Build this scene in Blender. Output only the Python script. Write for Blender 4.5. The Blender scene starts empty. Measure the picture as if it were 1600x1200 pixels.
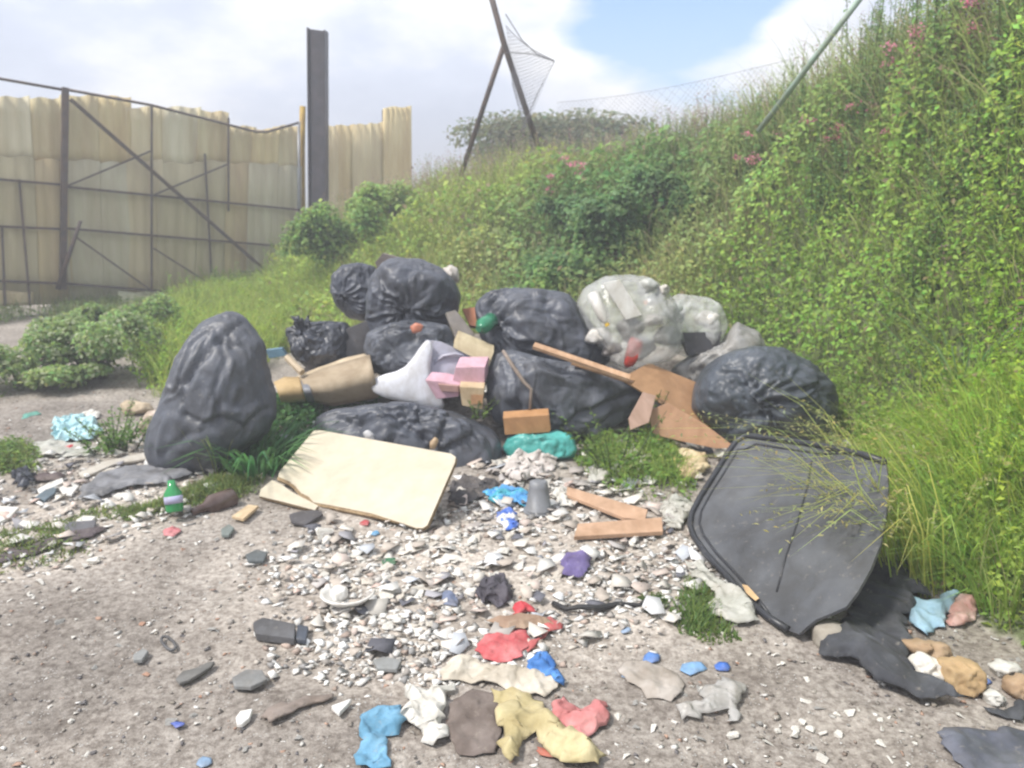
import bpy, bmesh, math, random
import numpy as np
from mathutils import Vector, geometry
random.seed(7); rng = np.random.default_rng(7)
scene = bpy.context.scene
COL = scene.collection
R = math.radians

# ------------------------------------------------------------------ camera
PITCH = R(13.7); CAMZ = 1.5; FPX = 1232.0          # FPX = focal length in pixels of the 1600 px wide photograph
cam_data = bpy.data.cameras.new('camera'); cam = bpy.data.objects.new('camera', cam_data); COL.objects.link(cam)
cam.location = (0, 0, CAMZ); cam.rotation_euler = (math.pi/2 - PITCH, 0, 0)
cam_data.sensor_width = 36.0; cam_data.lens = 36.0*FPX/1600.0
cam_data.clip_start = 0.05; cam_data.clip_end = 2000
cam_data.dof.use_dof = True; cam_data.dof.focus_distance = 0.9; cam_data.dof.aperture_fstop = 9.0
scene.camera = cam

# ------------------------------------------------------------------ sky and sun
SUN_FROM = Vector((-0.62, -0.30, 1.0)).normalized()
world = bpy.data.worlds.new('World'); scene.world = world; world.use_nodes = True
nt = world.node_tree; nt.nodes.clear()
def N(t, **k):
    n = nt.nodes.new(t)
    for a, b in k.items(): setattr(n, a, b)
    return n
def math_node(op, a, b=None, clamp=False):
    n = N('ShaderNodeMath', operation=op, use_clamp=clamp)
    for i, x in enumerate((a, b)):
        if x is None: continue
        if isinstance(x, (int, float)): n.inputs[i].default_value = x
        else: nt.links.new(x, n.inputs[i])
    return n.outputs[0]
sky = N('ShaderNodeTexSky', sky_type='NISHITA'); sky.sun_disc = False
sky.sun_elevation = math.asin(SUN_FROM.z); sky.sun_rotation = math.atan2(SUN_FROM.x, SUN_FROM.y)
tc = N('ShaderNodeTexCoord')
mp = N('ShaderNodeMapping'); mp.inputs['Scale'].default_value = (1.0, 1.0, 2.6); nt.links.new(tc.outputs['Generated'], mp.inputs['Vector'])
n1 = N('ShaderNodeTexNoise'); n1.inputs['Scale'].default_value = 4.5; n1.inputs['Detail'].default_value = 7; n1.inputs['Roughness'].default_value = .5
n2 = N('ShaderNodeTexNoise'); n2.inputs['Scale'].default_value = 2.5; n2.inputs['Detail'].default_value = 6; n2.inputs['Roughness'].default_value = .55
mp2 = N('ShaderNodeMapping'); mp2.inputs['Scale'].default_value = (1, 1, 2.0); mp2.inputs['Location'].default_value = (4.3, 1.7, .4)
nt.links.new(tc.outputs['Generated'], mp2.inputs['Vector'])
nt.links.new(mp.outputs[0], n1.inputs['Vector']); nt.links.new(mp2.outputs[0], n2.inputs['Vector'])
# the break in the clouds above the bank
def skydir(u, v):
    yc = (600-v)/FPX; d = Vector(((u-800)/FPX, math.cos(PITCH)+yc*math.sin(PITCH), -math.sin(PITCH)+yc*math.cos(PITCH)))
    return d.normalized()
vd = N('ShaderNodeVectorMath', operation='DOT_PRODUCT'); vd.inputs[1].default_value = skydir(1080, 30)
nrm = N('ShaderNodeVectorMath', operation='NORMALIZE'); nt.links.new(tc.outputs['Generated'], nrm.inputs[0]); nt.links.new(nrm.outputs[0], vd.inputs[0])
gap = math_node('SUBTRACT', vd.outputs['Value'], .987)
gap = math_node('MULTIPLY', gap, 80.0, True)
n1s = math_node('MULTIPLY', n1.outputs['Fac'], 1.5)
gapn = math_node('ADD', math_node('MULTIPLY', gap, .62), n1s)
r1 = N('ShaderNodeValToRGB'); r1.color_ramp.elements[0].position = .575; r1.color_ramp.elements[1].position = .69
gapn = math_node('MULTIPLY', gapn, .5); nt.links.new(gapn, r1.inputs[0])
r2 = N('ShaderNodeValToRGB')                           # cloud shade, grey bases to white tops
r2.color_ramp.elements[0].position = .40; r2.color_ramp.elements[0].color = (3.9, 4.35, 5.4, 1)
r2.color_ramp.elements[1].position = .60; r2.color_ramp.elements[1].color = (7.6, 7.6, 7.7, 1)
e = r2.color_ramp.elements.new(.49); e.color = (4.9, 5.35, 6.4, 1)
nt.links.new(n2.outputs['Fac'], r2.inputs[0])
blue = N('ShaderNodeMix', data_type='RGBA', blend_type='ADD'); blue.inputs[0].default_value = 1.0
nt.links.new(sky.outputs[0], blue.inputs[6]); blue.inputs[7].default_value = (.0, .5, 1.8, 1)     # thin high veil in front of the blue
mx = N('ShaderNodeMix', data_type='RGBA')
nt.links.new(r1.outputs[0], mx.inputs[0]); nt.links.new(r2.outputs[0], mx.inputs[6]); nt.links.new(blue.outputs[2], mx.inputs[7])
bg = N('ShaderNodeBackground'); bg.inputs['Strength'].default_value = 0.1
out = N('ShaderNodeOutputWorld'); nt.links.new(mx.outputs[2], bg.inputs[0]); nt.links.new(bg.outputs[0], out.inputs[0])

sd = bpy.data.lights.new('sun', 'SUN'); sd.energy = 2.8; sd.angle = R(11); sd.color = (1.0, .955, .89)
sun = bpy.data.objects.new('sun', sd); COL.objects.link(sun); sun.rotation_euler = (-SUN_FROM).to_track_quat('-Z', 'Y').to_euler()

vs = scene.view_settings; scene.display_settings.display_device = 'sRGB'
vs.view_transform = 'Standard'; vs.look = 'None'; vs.exposure = 0.88; vs.gamma = 1.0; vs.use_curve_mapping = False
scene.cycles.use_denoising = True
scene.cycles.max_bounces = 6; scene.cycles.diffuse_bounces = 3; scene.cycles.glossy_bounces = 2; scene.cycles.transmission_bounces = 3
scene.cycles.transparent_max_bounces = 8; scene.cycles.caustics_reflective = False; scene.cycles.caustics_refractive = False

# ------------------------------------------------------------------ numeric helpers
def _hash(ix, iy, iz, s):
    h = (ix.astype(np.int64)*374761393 + iy.astype(np.int64)*668265263 + iz.astype(np.int64)*2147483647 + s*974634777) & 0xffffffff
    h = ((h ^ (h >> 13))*1274126177) & 0xffffffff
    h = ((h ^ (h >> 15))*2246822519) & 0xffffffff
    return ((h ^ (h >> 16)) & 0xffffff)/float(0x7fffff) - 1.0
def noise3(P, s=0):
    P = np.asarray(P, float); i = np.floor(P).astype(np.int64); f = P-i; f = f*f*f*(f*(f*6-15)+10)
    r = 0
    for dx in (0, 1):
        wx = f[..., 0] if dx else 1-f[..., 0]
        for dy in (0, 1):
            wy = f[..., 1] if dy else 1-f[..., 1]
            for dz in (0, 1):
                wz = f[..., 2] if dz else 1-f[..., 2]
                r = r + wx*wy*wz*_hash(i[..., 0]+dx, i[..., 1]+dy, i[..., 2]+dz, s)
    return r
def fbm(P, oct=4, s=0, ridged=False):
    P = np.asarray(P, float); r = 0; a = 1; t = 0
    for k in range(oct):
        n = noise3(P*2**k + 13.7*k, s+k)
        if ridged: n = 1-2*np.abs(n)
        r = r + a*n; t += a; a *= .5
    return r/t
def n2d(x, y, f, s=0, oct=3, ridged=False):
    return fbm(np.stack([np.asarray(x)*f, np.asarray(y)*f, np.zeros_like(np.asarray(x, float))+.37], -1), oct, s, ridged)
def crumple(x, y, f, seed, k=5, warp=.25):
    """sharp flat-sided folds: triangle waves in several directions"""
    r_ = np.random.default_rng(seed+500); h = 0; wx = x+warp/f*n2d(x, y, f*.45, seed+1, 2); wy = y+warp/f*n2d(x, y, f*.45, seed+2, 2); t = 0
    for i in range(k):
        a = r_.uniform(0, math.pi); fr = f*r_.uniform(.35, 1.25); w = (f/fr)**.8
        q = (wx*math.cos(a)+wy*math.sin(a))*fr+r_.uniform(0, 9)+.6*n2d(x, y, f*.3, seed+11+i, 1); h = h+w*(1-4*np.abs((q % 1)-.5)); t += w
    return h/t*1.6
def smooth(t): t = np.clip(t, 0, 1); return t*t*(3-2*t)
def in_poly(x, y, poly):
    x = np.asarray(x, float); y = np.asarray(y, float); c = np.zeros(x.shape, bool); n = len(poly)
    for i in range(n):
        x1, y1 = poly[i][:2]; x2, y2 = poly[(i+1) % n][:2]
        if y1 == y2: continue
        k = ((y1 > y) != (y2 > y)) & (x < (x2-x1)*(y-y1)/(y2-y1)+x1)
        c ^= k
    return c
def poly_dist(x, y, pts):
    """distance to an open polyline and the value (third coordinate) at the nearest point"""
    best = np.full(np.shape(x), 1e9); val = np.zeros(np.shape(x))
    for a, b in zip(pts[:-1], pts[1:]):
        ax, ay = a[:2]; bx, by = b[:2]; L = (bx-ax)**2+(by-ay)**2
        t = np.clip(((x-ax)*(bx-ax)+(y-ay)*(by-ay))/L, 0, 1)
        d = np.hypot(x-(ax+t*(bx-ax)), y-(ay+t*(by-ay)))
        k = d < best; best = np.where(k, d, best)
        if len(a) > 2: val = np.where(k, a[2]+t*(b[2]-a[2]), val)
    return best, val

# ------------------------------------------------------------------ the lie of the land
FOOT = [(-3.7, 13.5), (-3.5, 10.5), (-3.0, 8.8), (-2.2, 7.4), (-1.4, 6.8), (-.4, 6.5), (.6, 6.2), (1.45, 5.6), (1.95, 4.8), (1.95, 3.9), (1.62, 3.0), (1.75, 2.4), (2.1, 1.2), (2.4, -3)]
CREST = [(-3.4, 13.5, .5), (-2.8, 11.5, .7), (-1.9, 11.0, 1.0), (-1.0, 10.6, 1.35), (0, 10.0, 1.55), (1.4, 9.0, 1.66), (2.4, 7.6, 1.95), (2.95, 6.0, 2.22), (3.15, 4.4, 2.34), (3.3, 2.6, 2.35), (3.5, -3, 2.0)]
FAR = [(60, -3), (60, 80), (-3.7, 80)]
def land(x, y):
    x = np.asarray(x, float); y = np.asarray(y, float)
    inf = in_poly(x, y, FOOT+FAR); inc = in_poly(x, y, CREST+FAR)
    df, _ = poly_dist(x, y, FOOT); dc, hc = poly_dist(x, y, CREST)
    t = np.where(inc, 1.0, df/(df+dc+1e-6))
    h = np.where(inf, hc*smooth(t*.93+.035)/smooth(.965), 0)
    h = np.where(inf, h, 0)
    bump = n2d(x, y, 1.1, 3, 3)*.16 + n2d(x, y, 3.1, 9, 2)*.05
    h = h + bump*np.where(inf, np.clip(df/.4, 0, 1), 0)
    m = smooth((y-4.55)/.8)*smooth((x+1.75)/.5)*smooth((1.75-x)/.4)*.36*np.where(inf, np.clip(1-df/.8, 0, 1), 1)
    h = h+m
    g = n2d(x, y, .6, 21, 3)*.05 + n2d(x, y, 3.5, 22, 3)*.012
    return h+g*np.clip(1-np.hypot(x, y)/60, 0, 1)
GX0, GY0, GS = -15.0, -1.5, .03
_gx = np.arange(GX0, 10, GS); _gy = np.arange(GY0, 17, GS)
_GX, _GY = np.meshgrid(_gx, _gy); GRID = land(_GX, _GY)
def gz(x, y):
    fx = np.clip((np.asarray(x, float)-GX0)/GS, 0, len(_gx)-2.001); fy = np.clip((np.asarray(y, float)-GY0)/GS, 0, len(_gy)-2.001)
    i = fx.astype(int); j = fy.astype(int); a = fx-i; b = fy-j
    return GRID[j, i]*(1-a)*(1-b)+GRID[j, i+1]*a*(1-b)+GRID[j+1, i]*(1-a)*b+GRID[j+1, i+1]*a*b

CAM = np.array((0, 0, CAMZ)); SP, CP = math.sin(PITCH), math.cos(PITCH)
RIGHT = np.array((1., 0, 0)); UP = np.array((0, SP, CP)); FWD = np.array((0, CP, -SP))
def ray(u, v):
    return np.array(((u-800)/FPX, CP+(600-v)/FPX*SP, -SP+(600-v)/FPX*CP))
def at_y(u, v, Y):
    d = ray(u, v); return CAM+d*(Y/d[1])
def at_z(u, v, Z):
    d = ray(u, v); return CAM+d*((Z-CAMZ)/d[2])
def hits(U, V, dz=0.0):
    U = np.atleast_1d(np.asarray(U, float)); V = np.atleast_1d(np.asarray(V, float))
    D = np.stack([(U-800)/FPX, CP+(600-V)/FPX*SP, -SP+(600-V)/FPX*CP], -1)
    t = np.full(U.shape, 1.2); done = np.zeros(U.shape, bool)
    for k in range(700):
        P = CAM+D*t[:, None]
        below = P[:, 2] < gz(P[:, 0], P[:, 1])+dz
        done |= below
        if done.all(): break
        t = np.where(done, t, t*1.006+.004)
    t0 = t/1.006-.006; t1 = t
    for k in range(14):
        tm = (t0+t1)/2; P = CAM+D*tm[:, None]; b = P[:, 2] < gz(P[:, 0], P[:, 1])+dz
        t1 = np.where(b, tm, t1); t0 = np.where(b, t0, tm)
    return CAM+D*t1[:, None]
def hit(u, v, dz=0.0): return hits([u], [v], dz)[0]
def on_plane(u, v, p, n):
    d = ray(u, v); return CAM+d*(np.dot(p-CAM, n)/np.dot(d, n))

# ------------------------------------------------------------------ materials
MATS = {}
def mat(name, col, rough=.7, col2=None, nscale=8, ndet=4, bump=0, bscale=30, metal=0, spec=.5, coat=0, alpha=None, trans=0, ramp=(.35, .65), ior=None, bdist=.01, stretch=None):
    if name in MATS: return MATS[name]
    m = bpy.data.materials.new(name); m.use_nodes = True; t = m.node_tree; b = t.nodes['Principled BSDF']
    b.inputs['Base Color'].default_value = (*col, 1); b.inputs['Roughness'].default_value = rough
    b.inputs['Metallic'].default_value = metal; b.inputs['Specular IOR Level'].default_value = spec
    if coat: b.inputs['Coat Weight'].default_value = coat
    if trans: b.inputs['Transmission Weight'].default_value = trans
    if ior: b.inputs['IOR'].default_value = ior
    co = t.nodes.new('ShaderNodeTexCoord'); src = co.outputs['Object']
    if stretch:
        mpp = t.nodes.new('ShaderNodeMapping'); mpp.inputs['Scale'].default_value = stretch; t.links.new(src, mpp.inputs[0]); src = mpp.outputs[0]
    if col2:
        n = t.nodes.new('ShaderNodeTexNoise'); n.inputs['Scale'].default_value = nscale; n.inputs['Detail'].default_value = ndet; n.inputs['Roughness'].default_value = .6
        r = t.nodes.new('ShaderNodeValToRGB'); r.color_ramp.elements[0].position, r.color_ramp.elements[1].position = ramp
        r.color_ramp.elements[0].color = (*col, 1); r.color_ramp.elements[1].color = (*col2, 1)
        t.links.new(src, n.inputs['Vector']); t.links.new(n.outputs['Fac'], r.inputs[0]); t.links.new(r.outputs[0], b.inputs['Base Color'])
    if bump:
        n = t.nodes.new('ShaderNodeTexNoise'); n.inputs['Scale'].default_value = bscale; n.inputs['Detail'].default_value = 5
        q = t.nodes.new('ShaderNodeBump'); q.inputs['Strength'].default_value = bump; q.inputs['Distance'].default_value = bdist
        t.links.new(src, n.inputs['Vector']); t.links.new(n.outputs['Fac'], q.inputs['Height']); t.links.new(q.outputs[0], b.inputs['Normal'])
    if metal == 0 and not trans and 'cream_sheet' not in name:                       # grime: blotches and specks of dust
        cur = b.inputs['Base Color'].links[0].from_socket if b.inputs['Base Color'].is_linked else None
        def _n(sc_, d_, lo, hi, ca, cb):
            n = t.nodes.new('ShaderNodeTexNoise'); n.inputs['Scale'].default_value = sc_; n.inputs['Detail'].default_value = d_; n.inputs['Roughness'].default_value = .65; n.inputs['Distortion'].default_value = .4
            r = t.nodes.new('ShaderNodeValToRGB'); r.color_ramp.elements[0].position = lo; r.color_ramp.elements[1].position = hi; r.color_ramp.elements[0].color = ca; r.color_ramp.elements[1].color = cb
            t.links.new(co.outputs['Object'], n.inputs['Vector']); t.links.new(n.outputs['Fac'], r.inputs[0]); return r.outputs[0]
        g1 = _n(6.5, 7, .36, .60, (.66, .62, .56, 1), (1.04, 1.04, 1.04, 1)); x1 = t.nodes.new('ShaderNodeMix'); x1.data_type = 'RGBA'; x1.blend_type = 'MULTIPLY'; x1.inputs[0].default_value = .35 if name == 'cream_laminate' else .8
        if cur: t.links.new(cur, x1.inputs[6])
        else: x1.inputs[6].default_value = (*col, 1)
        t.links.new(g1, x1.inputs[7]); g2 = _n(45, 3, .62, .72, (0, 0, 0, 1), (.35, .35, .35, 1)); x2 = t.nodes.new('ShaderNodeMix'); x2.data_type = 'RGBA'
        t.links.new(g2, x2.inputs[0]); t.links.new(x1.outputs[2], x2.inputs[6]); x2.inputs[7].default_value = (.34, .30, .25, 1); t.links.new(x2.outputs[2], b.inputs['Base Color'])
    if alpha is not None:
        o = t.nodes['Material Output']; tr = t.nodes.new('ShaderNodeBsdfTransparent'); mxs = t.nodes.new('ShaderNodeMixShader'); mxs.inputs[0].default_value = alpha
        t.links.new(tr.outputs[0], mxs.inputs[1]); t.links.new(b.outputs[0], mxs.inputs[2]); t.links.new(mxs.outputs[0], o.inputs[0])
    MATS[name] = m; return m
def mat_leaf(name, transl=.42, rough=.55):
    m = bpy.data.materials.new(name); m.use_nodes = True; t = m.node_tree; t.nodes.clear()
    a = t.nodes.new('ShaderNodeAttribute'); a.attribute_name = 'tint'
    b = t.nodes.new('ShaderNodeBsdfPrincipled'); b.inputs['Roughness'].default_value = rough; b.inputs['Specular IOR Level'].default_value = .35
    tl = t.nodes.new('ShaderNodeBsdfTranslucent'); mx = t.nodes.new('ShaderNodeMixShader'); mx.inputs[0].default_value = transl
    hs = t.nodes.new('ShaderNodeHueSaturation'); hs.inputs['Value'].default_value = 2.0; hs.inputs['Hue'].default_value = .485
    o = t.nodes.new('ShaderNodeOutputMaterial')
    t.links.new(a.outputs['Color'], b.inputs['Base Color']); t.links.new(a.outputs['Color'], hs.inputs['Color']); t.links.new(hs.outputs[0], tl.inputs['Color'])
    t.links.new(b.outputs[0], mx.inputs[1]); t.links.new(tl.outputs[0], mx.inputs[2]); t.links.new(mx.outputs[0], o.inputs[0])
    return m
LEAF = mat_leaf('leaf')
def mat_tint(name, rough=.9, bump=0, bscale=60):
    m = bpy.data.materials.new(name); m.use_nodes = True; t = m.node_tree; b = t.nodes['Principled BSDF']
    a = t.nodes.new('ShaderNodeAttribute'); a.attribute_name = 'tint'; t.links.new(a.outputs['Color'], b.inputs['Base Color'])
    b.inputs['Roughness'].default_value = rough; b.inputs['Specular IOR Level'].default_value = .25
    return m
TINT = mat_tint('tinted_stone')

# ------------------------------------------------------------------ object helpers
LOC = {}
def link_mesh(name, V, F, material, parent=None, smooth_=False, tint=None, origin=None):
    V = np.asarray(V, float)
    if parent is not None: o0 = LOC[parent.name]
    elif origin is not None: o0 = np.asarray(origin, float)
    else: o0 = np.array((V[:, 0].mean(), V[:, 1].mean(), V[:, 2].min()))
    me = bpy.data.meshes.new(name); L = V-o0
    if isinstance(F, np.ndarray):
        n, k = F.shape
        me.vertices.add(len(L)); me.vertices.foreach_set('co', L.astype(np.float32).ravel())
        me.loops.add(n*k); me.loops.foreach_set('vertex_index', F.astype(np.int32).ravel())
        me.polygons.add(n); me.polygons.foreach_set('loop_start', np.arange(0, n*k, k, dtype=np.int32))
        me.update(calc_edges=True)
    else:
        me.from_pydata([tuple(p) for p in L], [], [tuple(f) for f in F]); me.update()
    if tint is not None:
        at = me.attributes.new('tint', 'FLOAT_COLOR', 'POINT'); c = np.ones((len(L), 4), np.float32); c[:, :3] = tint; at.data.foreach_set('color', c.ravel())
    me.materials.append(material)
    if smooth_: me.polygons.foreach_set('use_smooth', np.ones(len(me.polygons), bool))
    ob = bpy.data.objects.new(name, me); COL.objects.link(ob)
    if parent is not None: ob.parent = parent
    else: ob.location = o0
    LOC[ob.name] = o0
    return ob
def tag(o, label=None, cat=None, group=None, kind=None):
    if label: o['label'] = label
    if cat: o['category'] = cat
    if group: o['group'] = group
    if kind: o['kind'] = kind
    return o
def thing(name, loc, label, cat, group=None):
    o = bpy.data.objects.new(name, None); o.empty_display_size = .1; COL.objects.link(o); o.location = loc; LOC[o.name] = np.asarray(loc, float)
    return tag(o, label, cat, group)
def solid(o, th, bev=0, off=-1):
    m = o.modifiers.new('solid', 'SOLIDIFY'); m.thickness = th; m.offset = off
    if bev: b = o.modifiers.new('bevel', 'BEVEL'); b.width = bev; b.segments = 2; b.limit_method = 'ANGLE'
    return o
def merge(parts):
    V = []; F = []; k = 0
    for v, f in parts:
        V.append(np.asarray(v, float)); F += [tuple(int(i)+k for i in q) for q in f]; k += len(v)
    return np.concatenate(V), F
def prism(P, ext):
    """solid from a 3D outline P swept by the vector ext"""
    P = np.asarray(P, float); n = len(P); V = np.concatenate([P, P+np.asarray(ext)])
    F = [tuple(range(n-1, -1, -1)), tuple(range(n, 2*n))]+[(i, (i+1) % n, n+(i+1) % n, n+i) for i in range(n)]
    return V, F
def tube(P, r, n=6, cap=True):
    P = np.asarray(P, float); m = len(P); r = np.broadcast_to(np.asarray(r, float), (m,)); V = []; F = []
    T = np.gradient(P, axis=0); ref = np.array((.13, .21, .97))
    for i in range(m):
        t = T[i]/np.linalg.norm(T[i]); rf = ref if abs(np.dot(t, ref)) < .9 else np.array((1., 0, 0))
        a = np.cross(t, rf); a /= np.linalg.norm(a); b = np.cross(t, a)
        for k in range(n):
            w = 2*math.pi*k/n; V.append(P[i]+r[i]*(math.cos(w)*a+math.sin(w)*b))
    for i in range(m-1):
        for k in range(n): F.append((i*n+k, i*n+(k+1) % n, (i+1)*n+(k+1) % n, (i+1)*n+k))
    if cap: F.append(tuple(range(n-1, -1, -1))); F.append(tuple(range((m-1)*n, m*n)))
    return np.array(V), F
def unit(v): v = np.asarray(v, float); return v/np.linalg.norm(v)
def bar(a, b, w, t, side=None):
    """rectangular bar from a to b, w across (along side), t thick"""
    a = np.asarray(a, float); b = np.asarray(b, float); d = unit(b-a)
    s = unit(side) if side is not None else unit(np.cross(d, (0, 0, 1)) if abs(d[2]) < .95 else (1, 0, 0))
    s = unit(s-d*np.dot(s, d)); q = np.cross(d, s)
    return prism([a+s*w/2+q*t/2, a-s*w/2+q*t/2, a-s*w/2-q*t/2, a+s*w/2-q*t/2], b-a)
def densify(poly, step, jag=0.0, seed=0):
    r = random.Random(seed); out_ = []
    n = len(poly)
    for i in range(n):
        a = np.asarray(poly[i], float); b = np.asarray(poly[(i+1) % n], float); L = np.linalg.norm(b-a); k = max(1, int(L/step))
        for j in range(k):
            p = a+(b-a)*j/k
            if jag: p = p+np.array([r.uniform(-jag, jag) for _ in range(len(p))])
            out_.append(p)
    return out_
def fill(poly2, step, seed=0):
    """triangulated sheet inside a 2D outline, with inner points about step apart"""
    poly2 = np.asarray(poly2, float); x0, y0 = poly2.min(0); x1, y1 = poly2.max(0); r = np.random.default_rng(seed)
    X, Y = np.meshgrid(np.arange(x0, x1, step), np.arange(y0, y1, step*.87)); X = X+(np.arange(len(Y)) % 2)[:, None]*step/2
    X = X.ravel()+r.uniform(-.2, .2, X.size)*step; Y = Y.ravel()+r.uniform(-.2, .2, Y.size)*step
    k = in_poly(X, Y, poly2); X, Y = X[k], Y[k]
    d, _ = poly_dist(X, Y, [tuple(p) for p in poly2]+[tuple(poly2[0])]); k = d > step*.4; X, Y = X[k], Y[k]
    vs_ = [Vector(p) for p in poly2]+[Vector(p) for p in zip(X, Y)]; n = len(poly2)
    V, E, F, _, _, _ = geometry.delaunay_2d_cdt(vs_, [(i, (i+1) % n) for i in range(n)], [], 1, 1e-5)
    return np.array([tuple(v) for v in V]), [tuple(f) for f in F]
# ================================================================== GROUND
def mat_ground():
    m = bpy.data.materials.new('dirt'); m.use_nodes = True; t = m.node_tree; b = t.nodes['Principled BSDF']; L = t.links.new
    co = t.nodes.new('ShaderNodeTexCoord').outputs['Object']
    def noise(s, d=5, r=.6, vec=co):
        n = t.nodes.new('ShaderNodeTexNoise'); n.inputs['Scale'].default_value = s; n.inputs['Detail'].default_value = d; n.inputs['Roughness'].default_value = r; L(vec, n.inputs['Vector']); return n.outputs['Fac']
    def ramp(f, a, b_, ca, cb):
        r = t.nodes.new('ShaderNodeValToRGB'); r.color_ramp.elements[0].position = a; r.color_ramp.elements[1].position = b_
        r.color_ramp.elements[0].color = (*ca, 1); r.color_ramp.elements[1].color = (*cb, 1); L(f, r.inputs[0]); return r.outputs[0]
    def mix(f, a, b_, mode='MIX'):
        x = t.nodes.new('ShaderNodeMix'); x.data_type = 'RGBA'; x.blend_type = mode
        L(f, x.inputs[0]) if not isinstance(f, float) else setattr(x.inputs[0], 'default_value', f)
        L(a, x.inputs[6]); L(b_, x.inputs[7]); return x.outputs[2]
    at = t.nodes.new('ShaderNodeAttribute'); at.attribute_name = 'tint'
    base = ramp(noise(2.2), .35, .68, (.252, .224, .196), (.395, .36, .322))
    fine = ramp(noise(38, 6, .75), .38, .66, (.55, .52, .5), (1.35, 1.35, 1.35))
    c = mix(1.0, base, fine, 'MULTIPLY')
    tintf = t.nodes.new('ShaderNodeMix'); tintf.data_type = 'RGBA'; tintf.blend_type = 'MULTIPLY'; tintf.inputs[0].default_value = 1
    L(c, tintf.inputs[6]); L(at.outputs['Color'], tintf.inputs[7]); c = tintf.outputs[2]
    vor = t.nodes.new('ShaderNodeTexVoronoi'); vor.inputs['Scale'].default_value = 85; L(co, vor.inputs['Vector'])
    speck = ramp(vor.outputs['Distance'], .18, .30, (1, 1, 1), (0, 0, 0)); sel = ramp(noise(14, 3), .52, .60, (0, 0, 0), (1, 1, 1))
    mulf = mix(1.0, speck, sel, 'MULTIPLY')
    wc = t.nodes.new('ShaderNodeRGB'); wc.outputs[0].default_value = (.5, .48, .45, 1)
    c = mix(mulf, c, wc.outputs[0]); L(c, b.inputs['Base Color']); b.inputs['Roughness'].default_value = .95; b.inputs['Specular IOR Level'].default_value = .2
    q = t.nodes.new('ShaderNodeBump'); q.inputs['Strength'].default_value = .8; q.inputs['Distance'].default_value = .012
    L(noise(55, 6, .7), q.inputs['Height']); q2 = t.nodes.new('ShaderNodeBump'); q2.inputs['Strength'].default_value = .6; q2.inputs['Distance'].default_value = .004
    L(mulf, q2.inputs['Height']); L(q.outputs[0], q2.inputs['Normal']); L(q2.outputs[0], b.inputs['Normal'])
    return m
def axis(lo, a, b, hi, step, g):
    m = list(np.arange(a, b, step)); s = step; x = a; left = []
    while x > lo: s *= g; x -= s; left.append(x)
    s = step; x = m[-1]; right = []
    while x < hi: s *= g; x += s; right.append(x)
    return np.array(left[::-1]+m+right)
xs = axis(-300, -4.5, 4.0, 300, .035, 1.10); ys = axis(-60, 1.0, 8.5, 700, .035, 1.08)
X, Y = np.meshgrid(xs, ys); Z = land(X, Y); r_ = np.hypot(X, Y)
near = smooth((14-r_)/6)
Z = Z + near*(n2d(X, Y, 9, 31, 2)*.010+n2d(X, Y, 19, 32, 2)*.005)
def pxpoly(pts, dz=0): return [tuple(p[:2]) for p in hits([a for a, b in pts], [b for a, b in pts], dz)]
RUBBLE1 = pxpoly([(560, 820), (700, 780), (880, 760), (1060, 800), (1075, 900), (1040, 960), (900, 975), (780, 960), (640, 1010), (520, 990), (470, 900), (500, 850)])
RUBBLE2 = pxpoly([(-200, 770), (0, 730), (230, 700), (330, 760), (280, 800), (120, 850), (0, 880), (-200, 960)])
PATH = pxpoly([(-400, 700), (-60, 640), (60, 625), (150, 590), (235, 560), (235, 610), (180, 650), (80, 670), (-100, 760)])
def near_poly(x, y, P, w):
    d, _ = poly_dist(x, y, P+[P[0]]); return np.where(in_poly(x, y, P), 1, np.clip(1-d/w, 0, 1))
tnt = np.ones(X.shape+(3,))
w1 = np.clip(near_poly(X, Y, RUBBLE1, .5)+n2d(X, Y, 4, 5, 3)*.5, 0, 1); w2 = np.clip(near_poly(X, Y, RUBBLE2, .4)+n2d(X, Y, 4, 6, 3)*.5, 0, 1)
w = np.maximum(w1, w2)*near
tnt = tnt*(1-w[..., None])+np.array((1.62, 1.62, 1.60))*w[..., None]
dk = smooth(n2d(X, Y, 1.3, 44, 3)*2-.2)*.22*near; tnt *= (1-dk)[..., None]
infd = in_poly(X, Y, FOOT+FAR); soil = np.where(infd, 1, 0)*near
tnt = tnt*(1-soil[..., None]*.75)+np.array((.30, .50, .14))*soil[..., None]*.75
far_ = smooth((r_-14)/12)[..., None]; tnt = tnt*(1-far_)+np.array((.55, .75, .35))*far_
ny, nx = X.shape; idx = np.arange(ny*nx).reshape(ny, nx)
Fq = np.stack([idx[:-1, :-1], idx[:-1, 1:], idx[1:, 1:], idx[1:, :-1]], -1).reshape(-1, 4)
g = link_mesh('ground', np.stack([X, Y, Z], -1).reshape(-1, 3), Fq, mat_ground(), smooth_=True, tint=tnt.reshape(-1, 3).astype(np.float32), origin=(0, 0, 0))
tag(g, kind='structure')

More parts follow.
